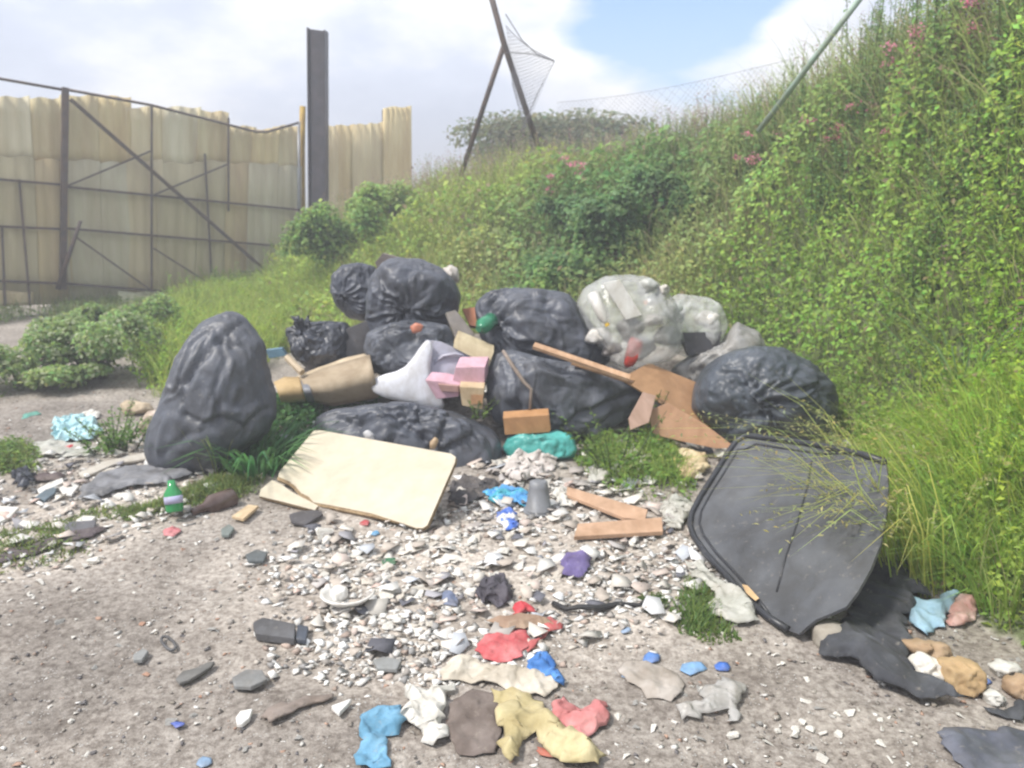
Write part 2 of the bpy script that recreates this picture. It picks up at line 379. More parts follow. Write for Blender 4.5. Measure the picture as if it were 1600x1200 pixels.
# ================================================================== GATE, POSTS, FENCE
steel = mat('rusty_steel', (.075, .06, .062), .6, (.13, .085, .06), 14, 5, .2, 60, spec=.4)
steel2 = mat('grey_rusty_steel', (.10, .09, .09), .6, (.16, .11, .08), 14, 5, .2, 60, spec=.4)
darkpost = mat('dark_steel', (.05, .047, .06), .5, (.075, .062, .07), 5, 5, .1, 40, spec=.4)
yellow = mat('yellow_paint', (.50, .33, .035), .6, (.36, .22, .03), 6)
def sheetmat(i, low=False):
    if low:  # lower tier of sheets gets darker tones than the upper
        cols = [((0.490, 0.431, 0.268), (0.371, 0.314, 0.182)), ((0.564, 0.487, 0.304), (0.430, 0.348, 0.208)), ((0.520, 0.487, 0.341), (0.415, 0.361, 0.231)), ((0.535, 0.445, 0.244), (0.401, 0.306, 0.171))]
        a, b = cols[i % 4]; return mat('darker_cream_sheet_%d' % (i % 4), a, .6, b, 2.2, 6, .15, 30, spec=.3, ramp=(.36, .66), stretch=(1.6, 1.6, .3))
    cols = [((0.624, 0.536, 0.317), (0.505, 0.404, 0.231)), ((0.698, 0.612, 0.390), (0.594, 0.473, 0.268)), ((0.579, 0.507, 0.304), (0.490, 0.375, 0.208)), ((0.668, 0.556, 0.304), (0.535, 0.404, 0.208)), ((0.653, 0.598, 0.426), (0.550, 0.473, 0.304))]
    a, b = cols[i % len(cols)]
    return mat('weathered_cream_sheet_%d' % (i % len(cols)), a, .55, b, 2.6, 6, .15, 30, spec=.35, ramp=(.36, .66), stretch=(1.6, 1.6, .35))
palesheet = mat('pale_sheet', (0.742, 0.738, 0.512), .55, (0.594, 0.584, 0.403), 3, 5, .1, 30)
A = at_y(0, 300, 9.7); B = at_y(470, 300, 12.4)
GD = unit((B-A)*np.array((1, 1, 0))); GN = unit(np.cross((0, 0, 1), GD))      # along the gate, and its normal (towards -camera)
if GN[1] > 0: GN = -GN
def gp(u, v, off=0.0):
    return on_plane(u, v, A+GN*off, GN)
def corr_sheet(pts, pitch, amp, material, parent, off, name='sheet', th=.004, nseg=26):
    """corrugated sheet over the quad pts (px: top-left, top-right, bottom-right, bottom-left)"""
    tl, tr, br, bl = [gp(u, v, off) for u, v in pts]; W = np.linalg.norm(tr-tl); rows = 5; V = []; F = []
    ph = rng.uniform(0, 6); bow = rng.uniform(-.015, .015)
    for j in range(rows):
        b = j/(rows-1)
        for i in range(nseg+1):
            a = i/nseg; p = (tl*(1-a)+tr*a)*(1-b)+(bl*(1-a)+br*a)*b
            s = math.sin(2*math.pi*a*W/pitch+ph); s = math.copysign(abs(s)**.6, s)
            p = p+GN*(amp*s+bow*math.sin(math.pi*b))
            if j == 0: p = p+np.array((0, 0, .012*math.sin(a*9+ph)))
            V.append(p)
    n = nseg+1
    for j in range(rows-1):
        for i in range(nseg): F.append((j*n+i, j*n+i+1, (j+1)*n+i+1, (j+1)*n+i))
    o = link_mesh(name, V, F, material, parent, True); return solid(o, th)
gb = gp(240, 465); gate = thing('sheet_gate', (gb[0], gb[1], gz(gb[0], gb[1])), 'wide sagging gate clad in cream corrugated sheets on a rusty steel frame', 'gate')
tops = [(-400, 50), (-330, 141), (-250, 143), (-170, 146), (-90, 148), (-45, 150), (-3, 152), (45, 151), (93, 150), (148, 150), (200, 168), (252, 168), (310, 172), (352, 196), (395, 202), (432, 199), (468, 192)]
bots = [-395, -310, -235, -158, -80, -38, 4, 58, 112, 160, 205, 248, 300, 345, 388, 428, 466]
k = 0
for i in range(1, 16):
    u0, v0 = tops[i]; u1, v1 = tops[i+1]; b0, b1 = bots[i], bots[i+1]
    lean = rng.uniform(-3, 3)
    vt = v0+rng.uniform(-3, 3); vm = 247+rng.uniform(-3, 3)+.02*(u0)
    def at(a0, b0_, v, vt_=150, vb_=470): t_ = (v-vt_)/(vb_-vt_); return a0*(1-t_)+b0_*t_
    vb0 = 478-(.03*max(0, b0))-(26 if b0 > 330 else 0)*0; vb1 = vb0-.03*(b1-b0)
    # the lower tier in front, the upper one lapped behind it
    corr_sheet([(u0-3+lean, vt), (u1+3+lean, vt+(v1-v0)*.12), (at(u1, b1, vm)+3, vm+10), (at(u0, b0, vm)-3, vm+10)], .15, .006, sheetmat(i*3+1), gate, -.035-(i % 2)*.014)
    corr_sheet([(at(u0, b0, vm)-4, vm), (at(u1, b1, vm)+4, vm+1), (b1+4, vb1), (b0-4, vb0)], .15, .006, sheetmat(i*3+i//3, True), gate, -.005-(i % 2)*.014)
corr_sheet([(184, 455), (262, 457), (262, 483), (184, 485)], .105, .008, palesheet, gate, .022)
corr_sheet([(258, 455), (334, 457), (334, 472), (258, 478)], .105, .008, palesheet, gate, .036)
corr_sheet([(-60, 455), (52, 455), (52, 476), (-60, 482)], .105, .008, sheetmat(2), gate, .022)
def gbar(name, pts, w, t, m=steel, off=.06, tubular=False):
    P = [gp(u, v, off) for u, v in pts]
    if tubular or len(P) > 2: V, F = tube(P, w/2, 8)
    else: V, F = bar(P[0], P[1], w, t, side=np.cross(unit(P[1]-P[0]), GN))
    return link_mesh(name, V, F, m, gate, len(P) > 2)
gbar('post', [(102, 137), (98, 452)], .07, .07, steel, .10)
gbar('top_rail', [(-330, 84), (-40, 117), (0, 123), (103, 141)], .035, .03, steel2, .075, True)
gbar('top_rail', [(105, 140), (235, 164), (330, 188), (400, 206), (418, 206), (466, 192)], .036, .03, steel2, .075, True)
for pts in ([(-330, 252), (100, 289)], [(104, 292), (468, 328)], [(-330, 340), (98, 358)], [(104, 357), (468, 387)], [(-330, 426), (96, 443)], [(100, 443), (345, 462)]):
    gbar('rail', pts, .03, .03, steel, .075)
gbar('brace', [(110, 155), (425, 432)], .042, .035, steel, .125)
for pts in ([(104, 291), (238, 235)], [(237, 306), (357, 256)], [(118, 370), (238, 455)], [(240, 388), (335, 448)]): gbar('brace', pts, .022, .02, steel2, .105)
for pts in ([(237, 163), (237, 456)], [(357, 184), (357, 330)], [(30, 280), (47, 478)], [(320, 240), (332, 460)], [(3, 355), (8, 478)]): gbar('stile', pts, .024, .022, steel2, .05)
p0, p1 = gp(467, 190, .02), gp(467, 415, .02); V, F = tube([p0, p1], .025, 8); link_mesh('stile', V, F, mat('grey_metal', (.35, .36, .38), .4), gate, True)
V, F = tube([gp(126, 345, .3), gp(110, 392, .26), gp(90, 452, .2)], [.02, .026, .03], 6)
tag(link_mesh('metal_rod', V, F, steel, smooth_=True), 'bent rusty rod leaning on the gate beside its thick dark post', 'rod')
V, F = merge([bar(gp(372, 433, .15), gp(424, 428, .15), .05, .06), bar(gp(378, 425, .15), gp(424, 425, .15), .03, .03)])
tag(link_mesh('metal_bracket', V, F, mat('dull_grey', (.12, .14, .17), .6)), 'small grey metal bracket at the low end of the gate diagonal', 'bracket')
# tall H-section post
def hpost(u0, u1, v0, v1, Y):
    lean = at_y((480+506)/2, v1, Y)[0]-at_y((u0+u1)/2, v0, Y)[0]
    a = at_y(u0, v0, Y); b = at_y(u1, v0+6, Y); c = at_y((u0+u1)/2-4, v1, Y); z0 = gz(c[0], Y)-.2; w = b[0]-a[0]; z1 = a[2]
    r = thing('steel_post', ((a[0]+b[0])/2, Y, z0+.2), 'tall dark steel beam post standing beside the gate', 'post')
    x0, x1 = a[0], b[0]; t = .02; d = .22; fl = []
    def bx(x0, x1, y0, y1, za, zb, zc=None):
        zc = zb if zc is None else zc
        return prism([(x0+lean, y0, za), (x1+lean, y0, za), (x1, y0, zc), (x0, y0, zb)], (0, y1-y0, 0))
    link_mesh('web', *bx(x0+t, x1-t, Y+.10, Y+.115, z0, z1, z1-.03), darkpost, r)
    link_mesh('flange', *bx(x0, x0+t, Y, Y+d, z0, z1+.003), darkpost, r); link_mesh('flange', *bx(x1-t, x1, Y, Y+d, z0, z1-.03), darkpost, r)
    link_mesh('cover_plate', *bx(x0+.05, x1-t-.004, Y+.02, Y+.03, z0+.1, z1-.04), darkpost, r)
hpost(479, 508, 43, 362, 12.2)
V, F = tube([at_y(473, 166, 12.55), at_y(472, 235, 12.55), at_y(473, 400, 12.55)], .045, 10)
tag(link_mesh('gate_post', V, F, yellow, smooth_=True), 'yellow painted post squeezed between the gate and the dark beam', 'post')
# fence beyond the post
c0 = at_y(505, 300, 13.0); c1 = at_y(645, 300, 14.2)
fence = thing('sheet_fence', (float(c0[0]+c1[0])/2, 13.6, gz(-3, 13.6)), 'cream corrugated sheet fence running behind the dark beam into the bank', 'fence')
A_, GD_, GN_ = A, GD, GN
A = c0; GD = unit((c1-c0)*np.array((1, 1, 0))); GN = unit(np.cross((0, 0, 1), GD)); GN = -GN if GN[1] > 0 else GN
fs = [(505, 196), (527, 196), (552, 195), (578, 193), (601, 191)]
for i in range(4): corr_sheet([(fs[i][0]-2, fs[i][1]), (fs[i+1][0]+2, fs[i+1][1]), (fs[i+1][0]+3, 420), (fs[i][0]-2, 420)], .14, .006, sheetmat(i*2+1), fence, -.012*(i % 2), nseg=18)
corr_sheet([(599, 168), (643, 166), (646, 420), (599, 420)], .10, .012, sheetmat(3), fence, .03, nseg=18)
link_mesh('post', *bar(gp(601, 172, -.05), gp(601, 420, -.05), .08, .06), steel2, fence)
link_mesh('rail', *bar(gp(505, 262, -.05), gp(644, 262, -.05), .05, .04), steel2, fence)
A, GD, GN = A_, GD_, GN_

# ================================================================== POLES AND NETTING ON THE BANK
r = thing('pole_frame', tuple(at_y(790, 258, 10.0)), 'two rusty poles meeting in a leaning frame on top of the bank', 'pole frame')
V, F = tube([at_y(757, -45, 9.8), at_y(788, 70, 9.85), at_y(852, 262, 10)], .035, 8); link_mesh('pole', V, F, steel, r, True)
V, F = tube([at_y(789, 66, 9.93), at_y(756, 165, 10.1), at_y(720, 275, 10.3)], .033, 8); link_mesh('pole', V, F, steel, r, True)
V, F = tube([at_y(1365, -30, 5.9), at_y(1290, 68, 6.2), at_y(1185, 205, 6.6)], .022, 8)
tag(link_mesh('leaning_pole', V, F, mat('green_grey_pipe', (.30, .42, .34), .5, (.36, .42, .36), 9), smooth_=True), 'greenish pipe slanting up through the tall weeds on the bank', 'pole')
wire = mat('wire', (.16, .15, .16), .5, metal=.3)
def netting(quad, Ys, nu, nv, sag, label, rw=.0022, drop=0.0):
    (a, b, c, d) = [at_y(u, v, y) for (u, v), y in zip(quad, Ys)]; parts = []
    def S(s, t):
        p = (a*(1-s)+b*s)*(1-t)+(d*(1-s)+c*s)*t
        return p+np.array((0, sag*math.sin(s*5+t*3), -sag*math.sin(math.pi*s)*.8))
    rr = random.Random(3)
    for k_ in range(-nv, nu):
        for sgn in (1, -1):
            pts = []
            for q in range(nv+1):
                s = (k_+q)/nu if sgn > 0 else 1-(k_+q)/nu
                if 0 <= s <= 1: pts.append(S(s, q/nv))
            if len(pts) > 2 and rr.random() > drop: parts.append(tube(pts, rw, 3, False))
    for e in ([S(i/8, 0) for i in range(9)], [S(i/8, 1) for i in range(9)]): parts.append(tube(e, rw*1.8, 4, False))
    V, F = merge(parts); return tag(link_mesh('wire_netting', V, F, wire), label, 'netting')
netting([(790, 40), (866, 96), (822, 200), (800, 130)], (9.8, 9.6, 9.7, 9.85), 14, 16, .05, 'torn flap of wire netting hanging from the leaning pole frame', .0022)
V, F = tube([at_y(790, 22, 9.8), at_y(815, 62, 9.7), at_y(838, 84, 9.65), at_y(866, 96, 9.6)], .006, 4); V2, F2 = tube([at_y(790, 82, 9.8), at_y(830, 84, 9.7), at_y(866, 96, 9.6), at_y(838, 150, 9.65), at_y(815, 205, 9.7)], .006, 4)
tag(link_mesh('loose_wire', *merge([(V, F), (V2, F2)]), wire), 'loose bent wire sticking out sideways from the leaning pole frame', 'wire')
netting([(870, 160), (1230, 95), (1230, 230), (870, 235)], (9.2, 7.2, 7.2, 9.2), 46, 12, .06, 'thin sagging wire netting strung along the crest of the bank', .0009, .3)

# ================================================================== ADDED HAZE VOLUME STANDING IN FOR LENS VEIL
def veil_box(dens):
    V, F = prism([(-320, -70, -3.2), (320, -70, -3.2), (320, 730, -3.2), (-320, 730, -3.2)], (0, 0, 11.0))
    m = bpy.data.materials.new('lens_veil'); m.use_nodes = True; t = m.node_tree; t.nodes.clear(); o = t.nodes.new('ShaderNodeOutputMaterial'); v = t.nodes.new('ShaderNodeVolumePrincipled')
    v.inputs['Density'].default_value = dens; v.inputs['Color'].default_value = (.93, .95, 1.0, 1); v.inputs['Anisotropy'].default_value = .1; t.links.new(v.outputs[0], o.inputs['Volume'])
    tag(link_mesh('veil_haze', V, F, m), kind='stuff')
veil_box(.016)  # added volume, lifts the blacks the way veiling lens glare does
# ================================================================== BAGS
def bagmat(name, c, c2, rough=.42):
    m = mat(name, c, rough, c2, 3.5, 6, .3, 40, spec=.5, ramp=(.35, .7), bdist=.008); t = m.node_tree; b = t.nodes['Principled BSDF']
    co = t.nodes.new('ShaderNodeTexCoord'); n = t.nodes.new('ShaderNodeTexNoise'); n.noise_type = 'RIDGED_MULTIFRACTAL'; n.inputs['Scale'].default_value = 7; n.inputs['Detail'].default_value = 4; n.inputs['Distortion'].default_value = .6
    mp_ = t.nodes.new('ShaderNodeMapping'); mp_.inputs['Scale'].default_value = (1.6, 1.6, .7); t.links.new(co.outputs['Object'], mp_.inputs[0]); t.links.new(mp_.outputs[0], n.inputs['Vector'])
    q = t.nodes.new('ShaderNodeBump'); q.inputs['Strength'].default_value = .9; q.inputs['Distance'].default_value = .014; t.links.new(n.outputs['Fac'], q.inputs['Height'])
    old = b.inputs['Normal'].links[0].from_node; t.links.new(q.outputs[0], old.inputs['Normal'])
    return m
black1 = bagmat('dusty_black_plastic', (.058, .066, .088), (.100, .108, .130), .47)
black2 = bagmat('black_plastic', (.042, .048, .064), (.075, .081, .100), .40)
grey1 = bagmat('greyish_black_plastic', (.070, .079, .100), (.120, .128, .150), .48)
_ico = {}
def ico(n):
    if n not in _ico:
        bm = bmesh.new(); bmesh.ops.create_icosphere(bm, subdivisions=n, radius=1); bm.verts.ensure_lookup_table()
        _ico[n] = (np.array([v.co[:] for v in bm.verts]), np.array([tuple(v.index for v in f.verts) for f in bm.faces])); bm.free()
    return _ico[n]
def taut(N_, seed, n=34, sharp=45, jit=.16):
    """radius of a film pulled tight over n random bumps: flat facets between ridges"""
    r_ = np.random.default_rng(1000+seed); i = np.arange(n)+.5; th = np.arccos(1-2*i/n); p = math.pi*(1+5**.5)*i
    Q = np.stack([np.cos(p)*np.sin(th), np.sin(p)*np.sin(th), np.cos(th)], 1)+r_.normal(0, .16, (n, 3)); Q /= np.linalg.norm(Q, axis=1)[:, None]; Q *= 1-jit*r_.random((n, 1))
    bm = bmesh.new(); [bm.verts.new(q) for q in Q]; bmesh.ops.convex_hull(bm, input=bm.verts); bm.normal_update(); D_ = []; M_ = []
    for f in bm.faces: D_.append(abs(f.normal.dot(f.verts[0].co))); M_.append(f.normal[:] if f.normal.dot(f.verts[0].co) > 0 else (-f.normal)[:])
    bm.free(); A_ = (N_@np.array(M_).T)/np.array(D_)          # 1/radius for each facet plane
    return 1/(np.log(np.exp(sharp*(A_-1)).sum(1))/sharp+1)
def outline_radius(poly, c, phi):
    P = np.array(poly, float)-c; out_ = np.zeros(phi.shape)
    dx, dy = np.cos(phi), np.sin(phi)
    for i in range(len(P)):
        a, b = P[i], P[(i+1) % len(P)]; e = b-a
        den = dx*e[1]-dy*e[0]; den = np.where(abs(den) < 1e-9, 1e-9, den)
        t = (a[0]*e[1]-a[1]*e[0])/den; s = (a[0]*dy-a[1]*dx)/den
        ok = (t > 0) & (s >= -1e-6) & (s <= 1+1e-6); out_ = np.where(ok, np.maximum(out_, t), out_)
    return out_
def blob(poly, Y, thick, knot=None, pleats=26, pamp=.05, crum=.03, cfreq=5, seed=0, sub=6, puff=.85, pinch=.12, palpha=.9, dents=(), clampz=True, zoff=-.01, lean=0, facet=1.0, fn=34, folds=.03, gather=None, ff=7, creases=()):
    """closed body whose face towards the road has the given outline (px), thick metres deep"""
    P = np.array(poly, float); P[:, 1] = -P[:, 1]
    x, y = P[:, 0], P[:, 1]; x2, y2 = np.roll(x, -1), np.roll(y, -1); a = (x*y2-x2*y); Ar = a.sum()/2
    c = np.array((((x+x2)*a).sum()/(6*Ar), ((y+y2)*a).sum()/(6*Ar)))
    phi = np.linspace(-math.pi, math.pi, 721); rad = outline_radius(P, c, phi)
    ker = np.ones(15)/15; rad = np.convolve(np.concatenate([rad[-8:-1], rad, rad[1:8]]), ker, 'valid'); rad_lo = np.convolve(np.concatenate([rad[-91:-1], rad, rad[1:91]]), np.ones(181)/181, 'valid')
    N_, F = ico(sub); s = np.hypot(N_[:, 0], N_[:, 1]); ph = np.arctan2(N_[:, 1], N_[:, 0])
    Rr = np.interp(ph, phi, rad); Rl = np.interp(ph, phi, rad_lo); Re = Rl*(1-s**2)+Rr*s**2
    cen = at_y(c[0], -c[1], Y); sc = np.dot(cen-CAM, FWD)/FPX
    # displacement
    disp = fbm(N_*cfreq*.5+seed*7.1, 2, seed)*crum*1.6 + (fbm(N_*np.array((1, 1, 1))*cfreq+seed*3.3+1.5*fbm(N_*2+seed, 2, seed+9)[:, None], 3, seed+3, True)-.35)*crum
    if sub >= 4 and facet:
        tr = taut(N_, seed, fn); tr = tr/np.median(tr)-1; disp = disp+facet*tr
    # long drawn folds running from the mouth (or the top) of the bag
    gv = unit(gather if gather is not None else (.15, .9, .35)); a_ = np.arccos(np.clip(N_@gv, -1, 1)); e1 = unit(np.cross(gv, (.1, .2, .97))); e2 = np.cross(gv, e1)
    q_ = np.stack([N_@e1*ff, N_@e2*ff, a_*1.1], -1)/np.maximum(np.sin(a_), .25)[:, None]**.6
    w_ = np.clip(fbm(N_*1.6+seed*2.7, 2, seed+31)*2+.6, .1, 1.4)
    fo = fbm(q_+seed+.5*fbm(N_*3, 2, seed)[:, None], 3, seed+17, True); disp = disp+folds*w_*(fo-.3)
    if sub >= 5:
        cu = crumple(q_[:, 0]*.16+a_*.35, q_[:, 1]*.16+a_*.2, 2.6, seed+70, 5, .5); cf = crumple(np.arctan2(N_@e2, N_@e1)*.5, a_, 3.2, seed+80, 4, .6)
        disp = disp+.022*w_*cu*min(1, facet+.4)+.014*cf*np.sin(a_)
    if knot is not None:
        kd = np.array((knot[0], -knot[1]))-c; kr = np.interp(math.atan2(kd[1], kd[0]), phi, rad); q = min(np.hypot(*kd)/kr, .999)
        q = q**(1/puff) if puff else q
        kv = np.array((kd[0], kd[1], 0))/max(np.hypot(*kd), 1e-6)*q; kv[2] = math.sqrt(max(0, 1-q*q))
        al = np.arccos(np.clip(N_@kv, -1, 1)); e1 = unit(np.cross(kv, (0.1, .9, .3))); e2 = np.cross(kv, e1)
        psi = np.arctan2(N_@e2, N_@e1); wob = fbm(np.stack([np.cos(psi)*1.5, np.sin(psi)*1.5, al*1.2], -1)+seed, 2, seed+5)
        pl = 1-2*np.abs(np.sin(psi*pleats*.36+wob*5.5+1.2*np.sin(psi*3+seed)))
        amp_var = .55+1.3*fbm(np.stack([np.cos(psi)*2, np.sin(psi)*2, al*0], -1)+seed+4, 2, seed+6)
        disp = disp+pl*pamp*amp_var*np.exp(-(al/palpha)**2)*np.clip(al/.18, 0, 1) - pinch*np.exp(-(al/.30)**2)
    for (du, dv, rr, dep) in dents:          # pushed in hollows and creases at photo points
        dd = np.array((du, -dv))-c; pxp = np.stack([np.cos(ph)*Re*s, np.sin(ph)*Re*s], -1)
        disp = disp-dep*np.exp(-(np.hypot(*(pxp-dd).T)/rr)**2)*(N_[:, 2] > 0)
    for (pts, wdt, dep) in creases:        # drawn folds: a groove with a raised lip beside it
        pxy = np.stack([np.cos(ph)*Re*s**puff, np.sin(ph)*Re*s**puff], -1)+c; L_ = [(a0, -b0) for a0, b0 in pts]
        wv = 5*n2d(pxy[:, 0], pxy[:, 1], .03, seed+50, 2); dd, _ = poly_dist(pxy[:, 0]+wv, pxy[:, 1]+wv, L_); d2, _ = poly_dist(pxy[:, 0]+wv+wdt*1.1, pxy[:, 1]+wv-wdt*1.1, L_)
        disp = disp+(N_[:, 2] > 0)*(-dep*np.exp(-dd/wdt)+dep*.28*np.exp(-(d2/(wdt*1.3))**2))
    k = 1+disp
    front = np.sign(N_[:, 2])*np.abs(N_[:, 2])**.85
    sp = s**puff
    # keep the outline: scale displacement down near the rim
    kk = 1+np.clip(disp, -.4, .12)*(.15+.85*np.abs(N_[:, 2]))
    V = cen+np.outer(np.cos(ph)*Re*sp*kk*sc, RIGHT)+np.outer(np.sin(ph)*Re*sp*kk*sc, UP)-np.outer(front*thick*k, FWD)
    if clampz:
        g_ = gz(V[:, 0], V[:, 1])+zoff; V[:, 2] = np.where(V[:, 2] < g_, g_+(V[:, 2]-g_)*.08, V[:, 2])
    surf = None
    if knot is not None:
        i = int(np.argmin(al)); surf = V[i]; nv = unit(V[i]-cen)
        return V, F, surf, nv
    return V, F, cen, -FWD
def knot_mesh(p, n, r, L, seed, dirn=None, lobes=9):
    """gathered tuft of plastic flaring out of a bag's neck"""
    rr = random.Random(seed); d = unit(n if dirn is None else dirn); e1 = unit(np.cross(d, (.2, .3, .9))); e2 = np.cross(d, e1); V = []; F = []; m = 36; rows = 6
    for j in range(rows):
        t = j/(rows-1)
        for i in range(m):
            w = 2*math.pi*i/m; prof = r*(1.5-1.9*t*1.2 if t < .35 else .55+1.7*(t-.35)**1.1)
            q = prof*(1+.45*math.sin(w*lobes+seed)*min(1, t*1.6)+.25*math.sin(w*5+seed*2+t*3))
            lift = L*t*(1+.22*math.sin(w*3+seed)+.12*math.sin(w*7))
            V.append(np.asarray(p)-d*r*.5+d*lift+(e1*math.cos(w)+e2*math.sin(w)*.7)*q)
    for j in range(rows-1):
        for i in range(m): F.append((j*m+i, j*m+(i+1) % m, (j+1)*m+(i+1) % m, (j+1)*m+i))
    V.append(np.asarray(p)+d*L*.35); c = len(V)-1
    return np.array(V), F
def bag(label, poly, Y, thick, material=black1, knot=None, kr=.04, kL=.09, kdir=None, name='rubbish_bag', cat='rubbish bag', patches=(), **kw):
    V, F, p, n = blob(poly, Y, thick, knot, **kw)
    root = thing(name, (V[:, 0].mean(), V[:, 1].mean(), V[:, 2].min()), label, cat, kw.get('group'))
    b = link_mesh('bag_body', V, F, material, root, True)
    if knot is not None and kr > 0: solid(link_mesh('knot', *knot_mesh(p, n, kr, kL, int(kw.get('seed', 1)), kdir), material, root, True), .003)
    return root, V, F
B1 = [(338, 492), (350, 485), (368, 484), (384, 494), (400, 520), (412, 535), (413, 575), (424, 610), (428, 650), (412, 680), (385, 700), (352, 736), (310, 743), (262, 738), (236, 724), (230, 702), (240, 668), (264, 620), (284, 570), (300, 528), (318, 500)]
bag('tall slumped grey-black bag standing alone left of the pile', B1, 4.25, .25, grey1, (368, 500), .0, .04, seed=11, crum=.022, cfreq=2.6, folds=.035, ff=5, gather=(.3, .9, .3), fn=18, facet=.55, pleats=11, pamp=.05, palpha=1.7, pinch=.0, puff=.9, creases=[([(385, 500), (365, 522), (340, 556), (318, 596), (304, 600), (316, 648)], 4, .10), ([(365, 522), (374, 560), (362, 610), (366, 650)], 4, .07), ([(316, 645), (345, 659), (372, 650), (400, 668), (424, 640)], 5, .12), ([(365, 522), (400, 540), (415, 560)], 4, .10), ([(275, 705), (320, 676), (362, 662)], 6, .06)])
B2 = [(520, 432), (535, 414), (560, 410), (585, 416), (600, 440), (600, 480), (575, 502), (545, 497), (525, 478), (517, 455)]
bag('small knotted black bag at the back left of the pile', B2, 5.75, .20, black1, (541, 468), .02, .03, seed=12, pleats=20, pamp=.07, crum=.04, kdir=(-.5, -.7, .2))
B3 = [(600, 413), (620, 404), (660, 405), (690, 418), (712, 440), (720, 462), (712, 500), (690, 525), (640, 545), (590, 540), (572, 505), (574, 470), (583, 436)]
bag('big round black bag on the top of the pile', B3, 5.35, .30, black1, (640, 496), .035, .04, seed=13, pleats=24, pamp=.10, crum=.03, folds=.035, fn=26, dents=((600, 450, 20, .06),), kdir=(0, -.8, -.2))
B4 = [(575, 520), (610, 505), (660, 500), (700, 510), (722, 545), (715, 590), (660, 600), (610, 596), (580, 575), (568, 545)]
bag('black bag squeezed under the big round bag, with an orange scrap', B4, 5.05, .24, grey1, None, seed=14, crum=.08, cfreq=4, folds=.10, gather=(.8, .5, .3))
B5 = [(450, 515), (468, 508), (500, 502), (540, 503), (552, 520), (548, 560), (520, 580), (480, 575), (458, 555)]
bag('low black bag with a stiff upright ear at the left of the pile', B5, 5.2, .20, black2, (472, 518), .03, .10, seed=15, pleats=14, pamp=.08, crum=.08, cfreq=4, kdir=(.15, -.15, 1))
B6 = [(742, 478), (765, 458), (800, 450), (838, 450), (885, 458), (905, 475), (935, 520), (952, 560), (930, 590), (870, 600), (800, 590), (765, 560), (748, 520)]
bag('long black bag in the middle of the pile with a green bottle poking out', B6, 5.15, .30, black1, (762, 505), .03, .03, seed=16, pleats=18, pamp=.09, crum=.04, cfreq=2.6, folds=.05, gather=(-.75, .1, .65), fn=20, facet=1.0, creases=[([(770, 503), (812, 486), (862, 492)], 6, .09), ([(768, 512), (800, 540), (845, 562)], 6, .12), ([(856, 455), (850, 482), (885, 525)], 7, .08)], dents=((850, 548, 40, .16), (800, 480, 20, .06)), kdir=(-.4, -.8, .1))
B7 = [(772, 552), (800, 545), (850, 560), (905, 570), (960, 575), (985, 590), (1002, 615), (985, 645), (950, 668), (935, 688), (900, 690), (850, 686), (800, 672), (770, 655), (757, 625), (758, 580)]
bag('broad sagging black bag in front of the long one, streaked with dirt', B7, 4.78, .28, grey1, None, seed=17, crum=.06, cfreq=3.0, folds=.05, gather=(-.75, .55, .4), fn=18, facet=1.1, creases=[([(785, 556), (798, 600), (803, 655)], 6, .14), ([(812, 565), (828, 620), (828, 668)], 6, .13), ([(878, 668), (930, 640), (990, 612)], 6, .14), ([(900, 690), (950, 655), (1000, 628)], 6, .12), ([(845, 572), (900, 584), (965, 582)], 7, .08), ([(835, 600), (860, 640), (870, 680)], 6, .07)], dents=((905, 665, 26, .16), (800, 640, 15, .10), (870, 600, 30, .05)))
B8 = [(1085, 610), (1100, 580), (1130, 556), (1170, 543), (1215, 545), (1258, 562), (1290, 595), (1304, 630), (1300, 665), (1270, 688), (1225, 690), (1180, 688), (1130, 690), (1115, 668), (1082, 640)]
bag('round black bag gathered in pleats, right end of the pile', B8, 4.6, .32, bagmat('blue_black_plastic', (.052, .064, .082), (.088, .102, .124), .44), (1158, 632), .04, .03, seed=18, pleats=30, pamp=.10, crum=.05, cfreq=4, palpha=.85, folds=.05, facet=.9, gather=(-.3, 0, .95), dents=((1150, 600, 14, .10), (1230, 610, 30, .05)), kdir=(-.3, -.8, -.2))
B9 = [(490, 655), (515, 640), (570, 632), (640, 628), (690, 640), (735, 655), (768, 672), (785, 690), (783, 725), (760, 748), (720, 752), (640, 740), (560, 720), (500, 690)]
bag('flattened crumpled black bag behind the cream board', B9, 4.42, .24, black1, None, seed=19, crum=.10, cfreq=4.0, puff=.75, folds=.08, gather=(.6, .75, .2), fn=22, facet=1.2, creases=[([(555, 636), (572, 670), (560, 705)], 7, .2), ([(600, 632), (640, 660), (700, 702)], 6, .2), ([(640, 650), (618, 700)], 6, .15), ([(705, 648), (692, 690), (650, 722)], 6, .2), ([(745, 672), (705, 700), (672, 735)], 6, .2), ([(515, 650), (560, 658), (610, 650)], 6, .12), ([(660, 640), (672, 680), (690, 720)], 6, .12)], dents=((660, 690, 18, .1),))
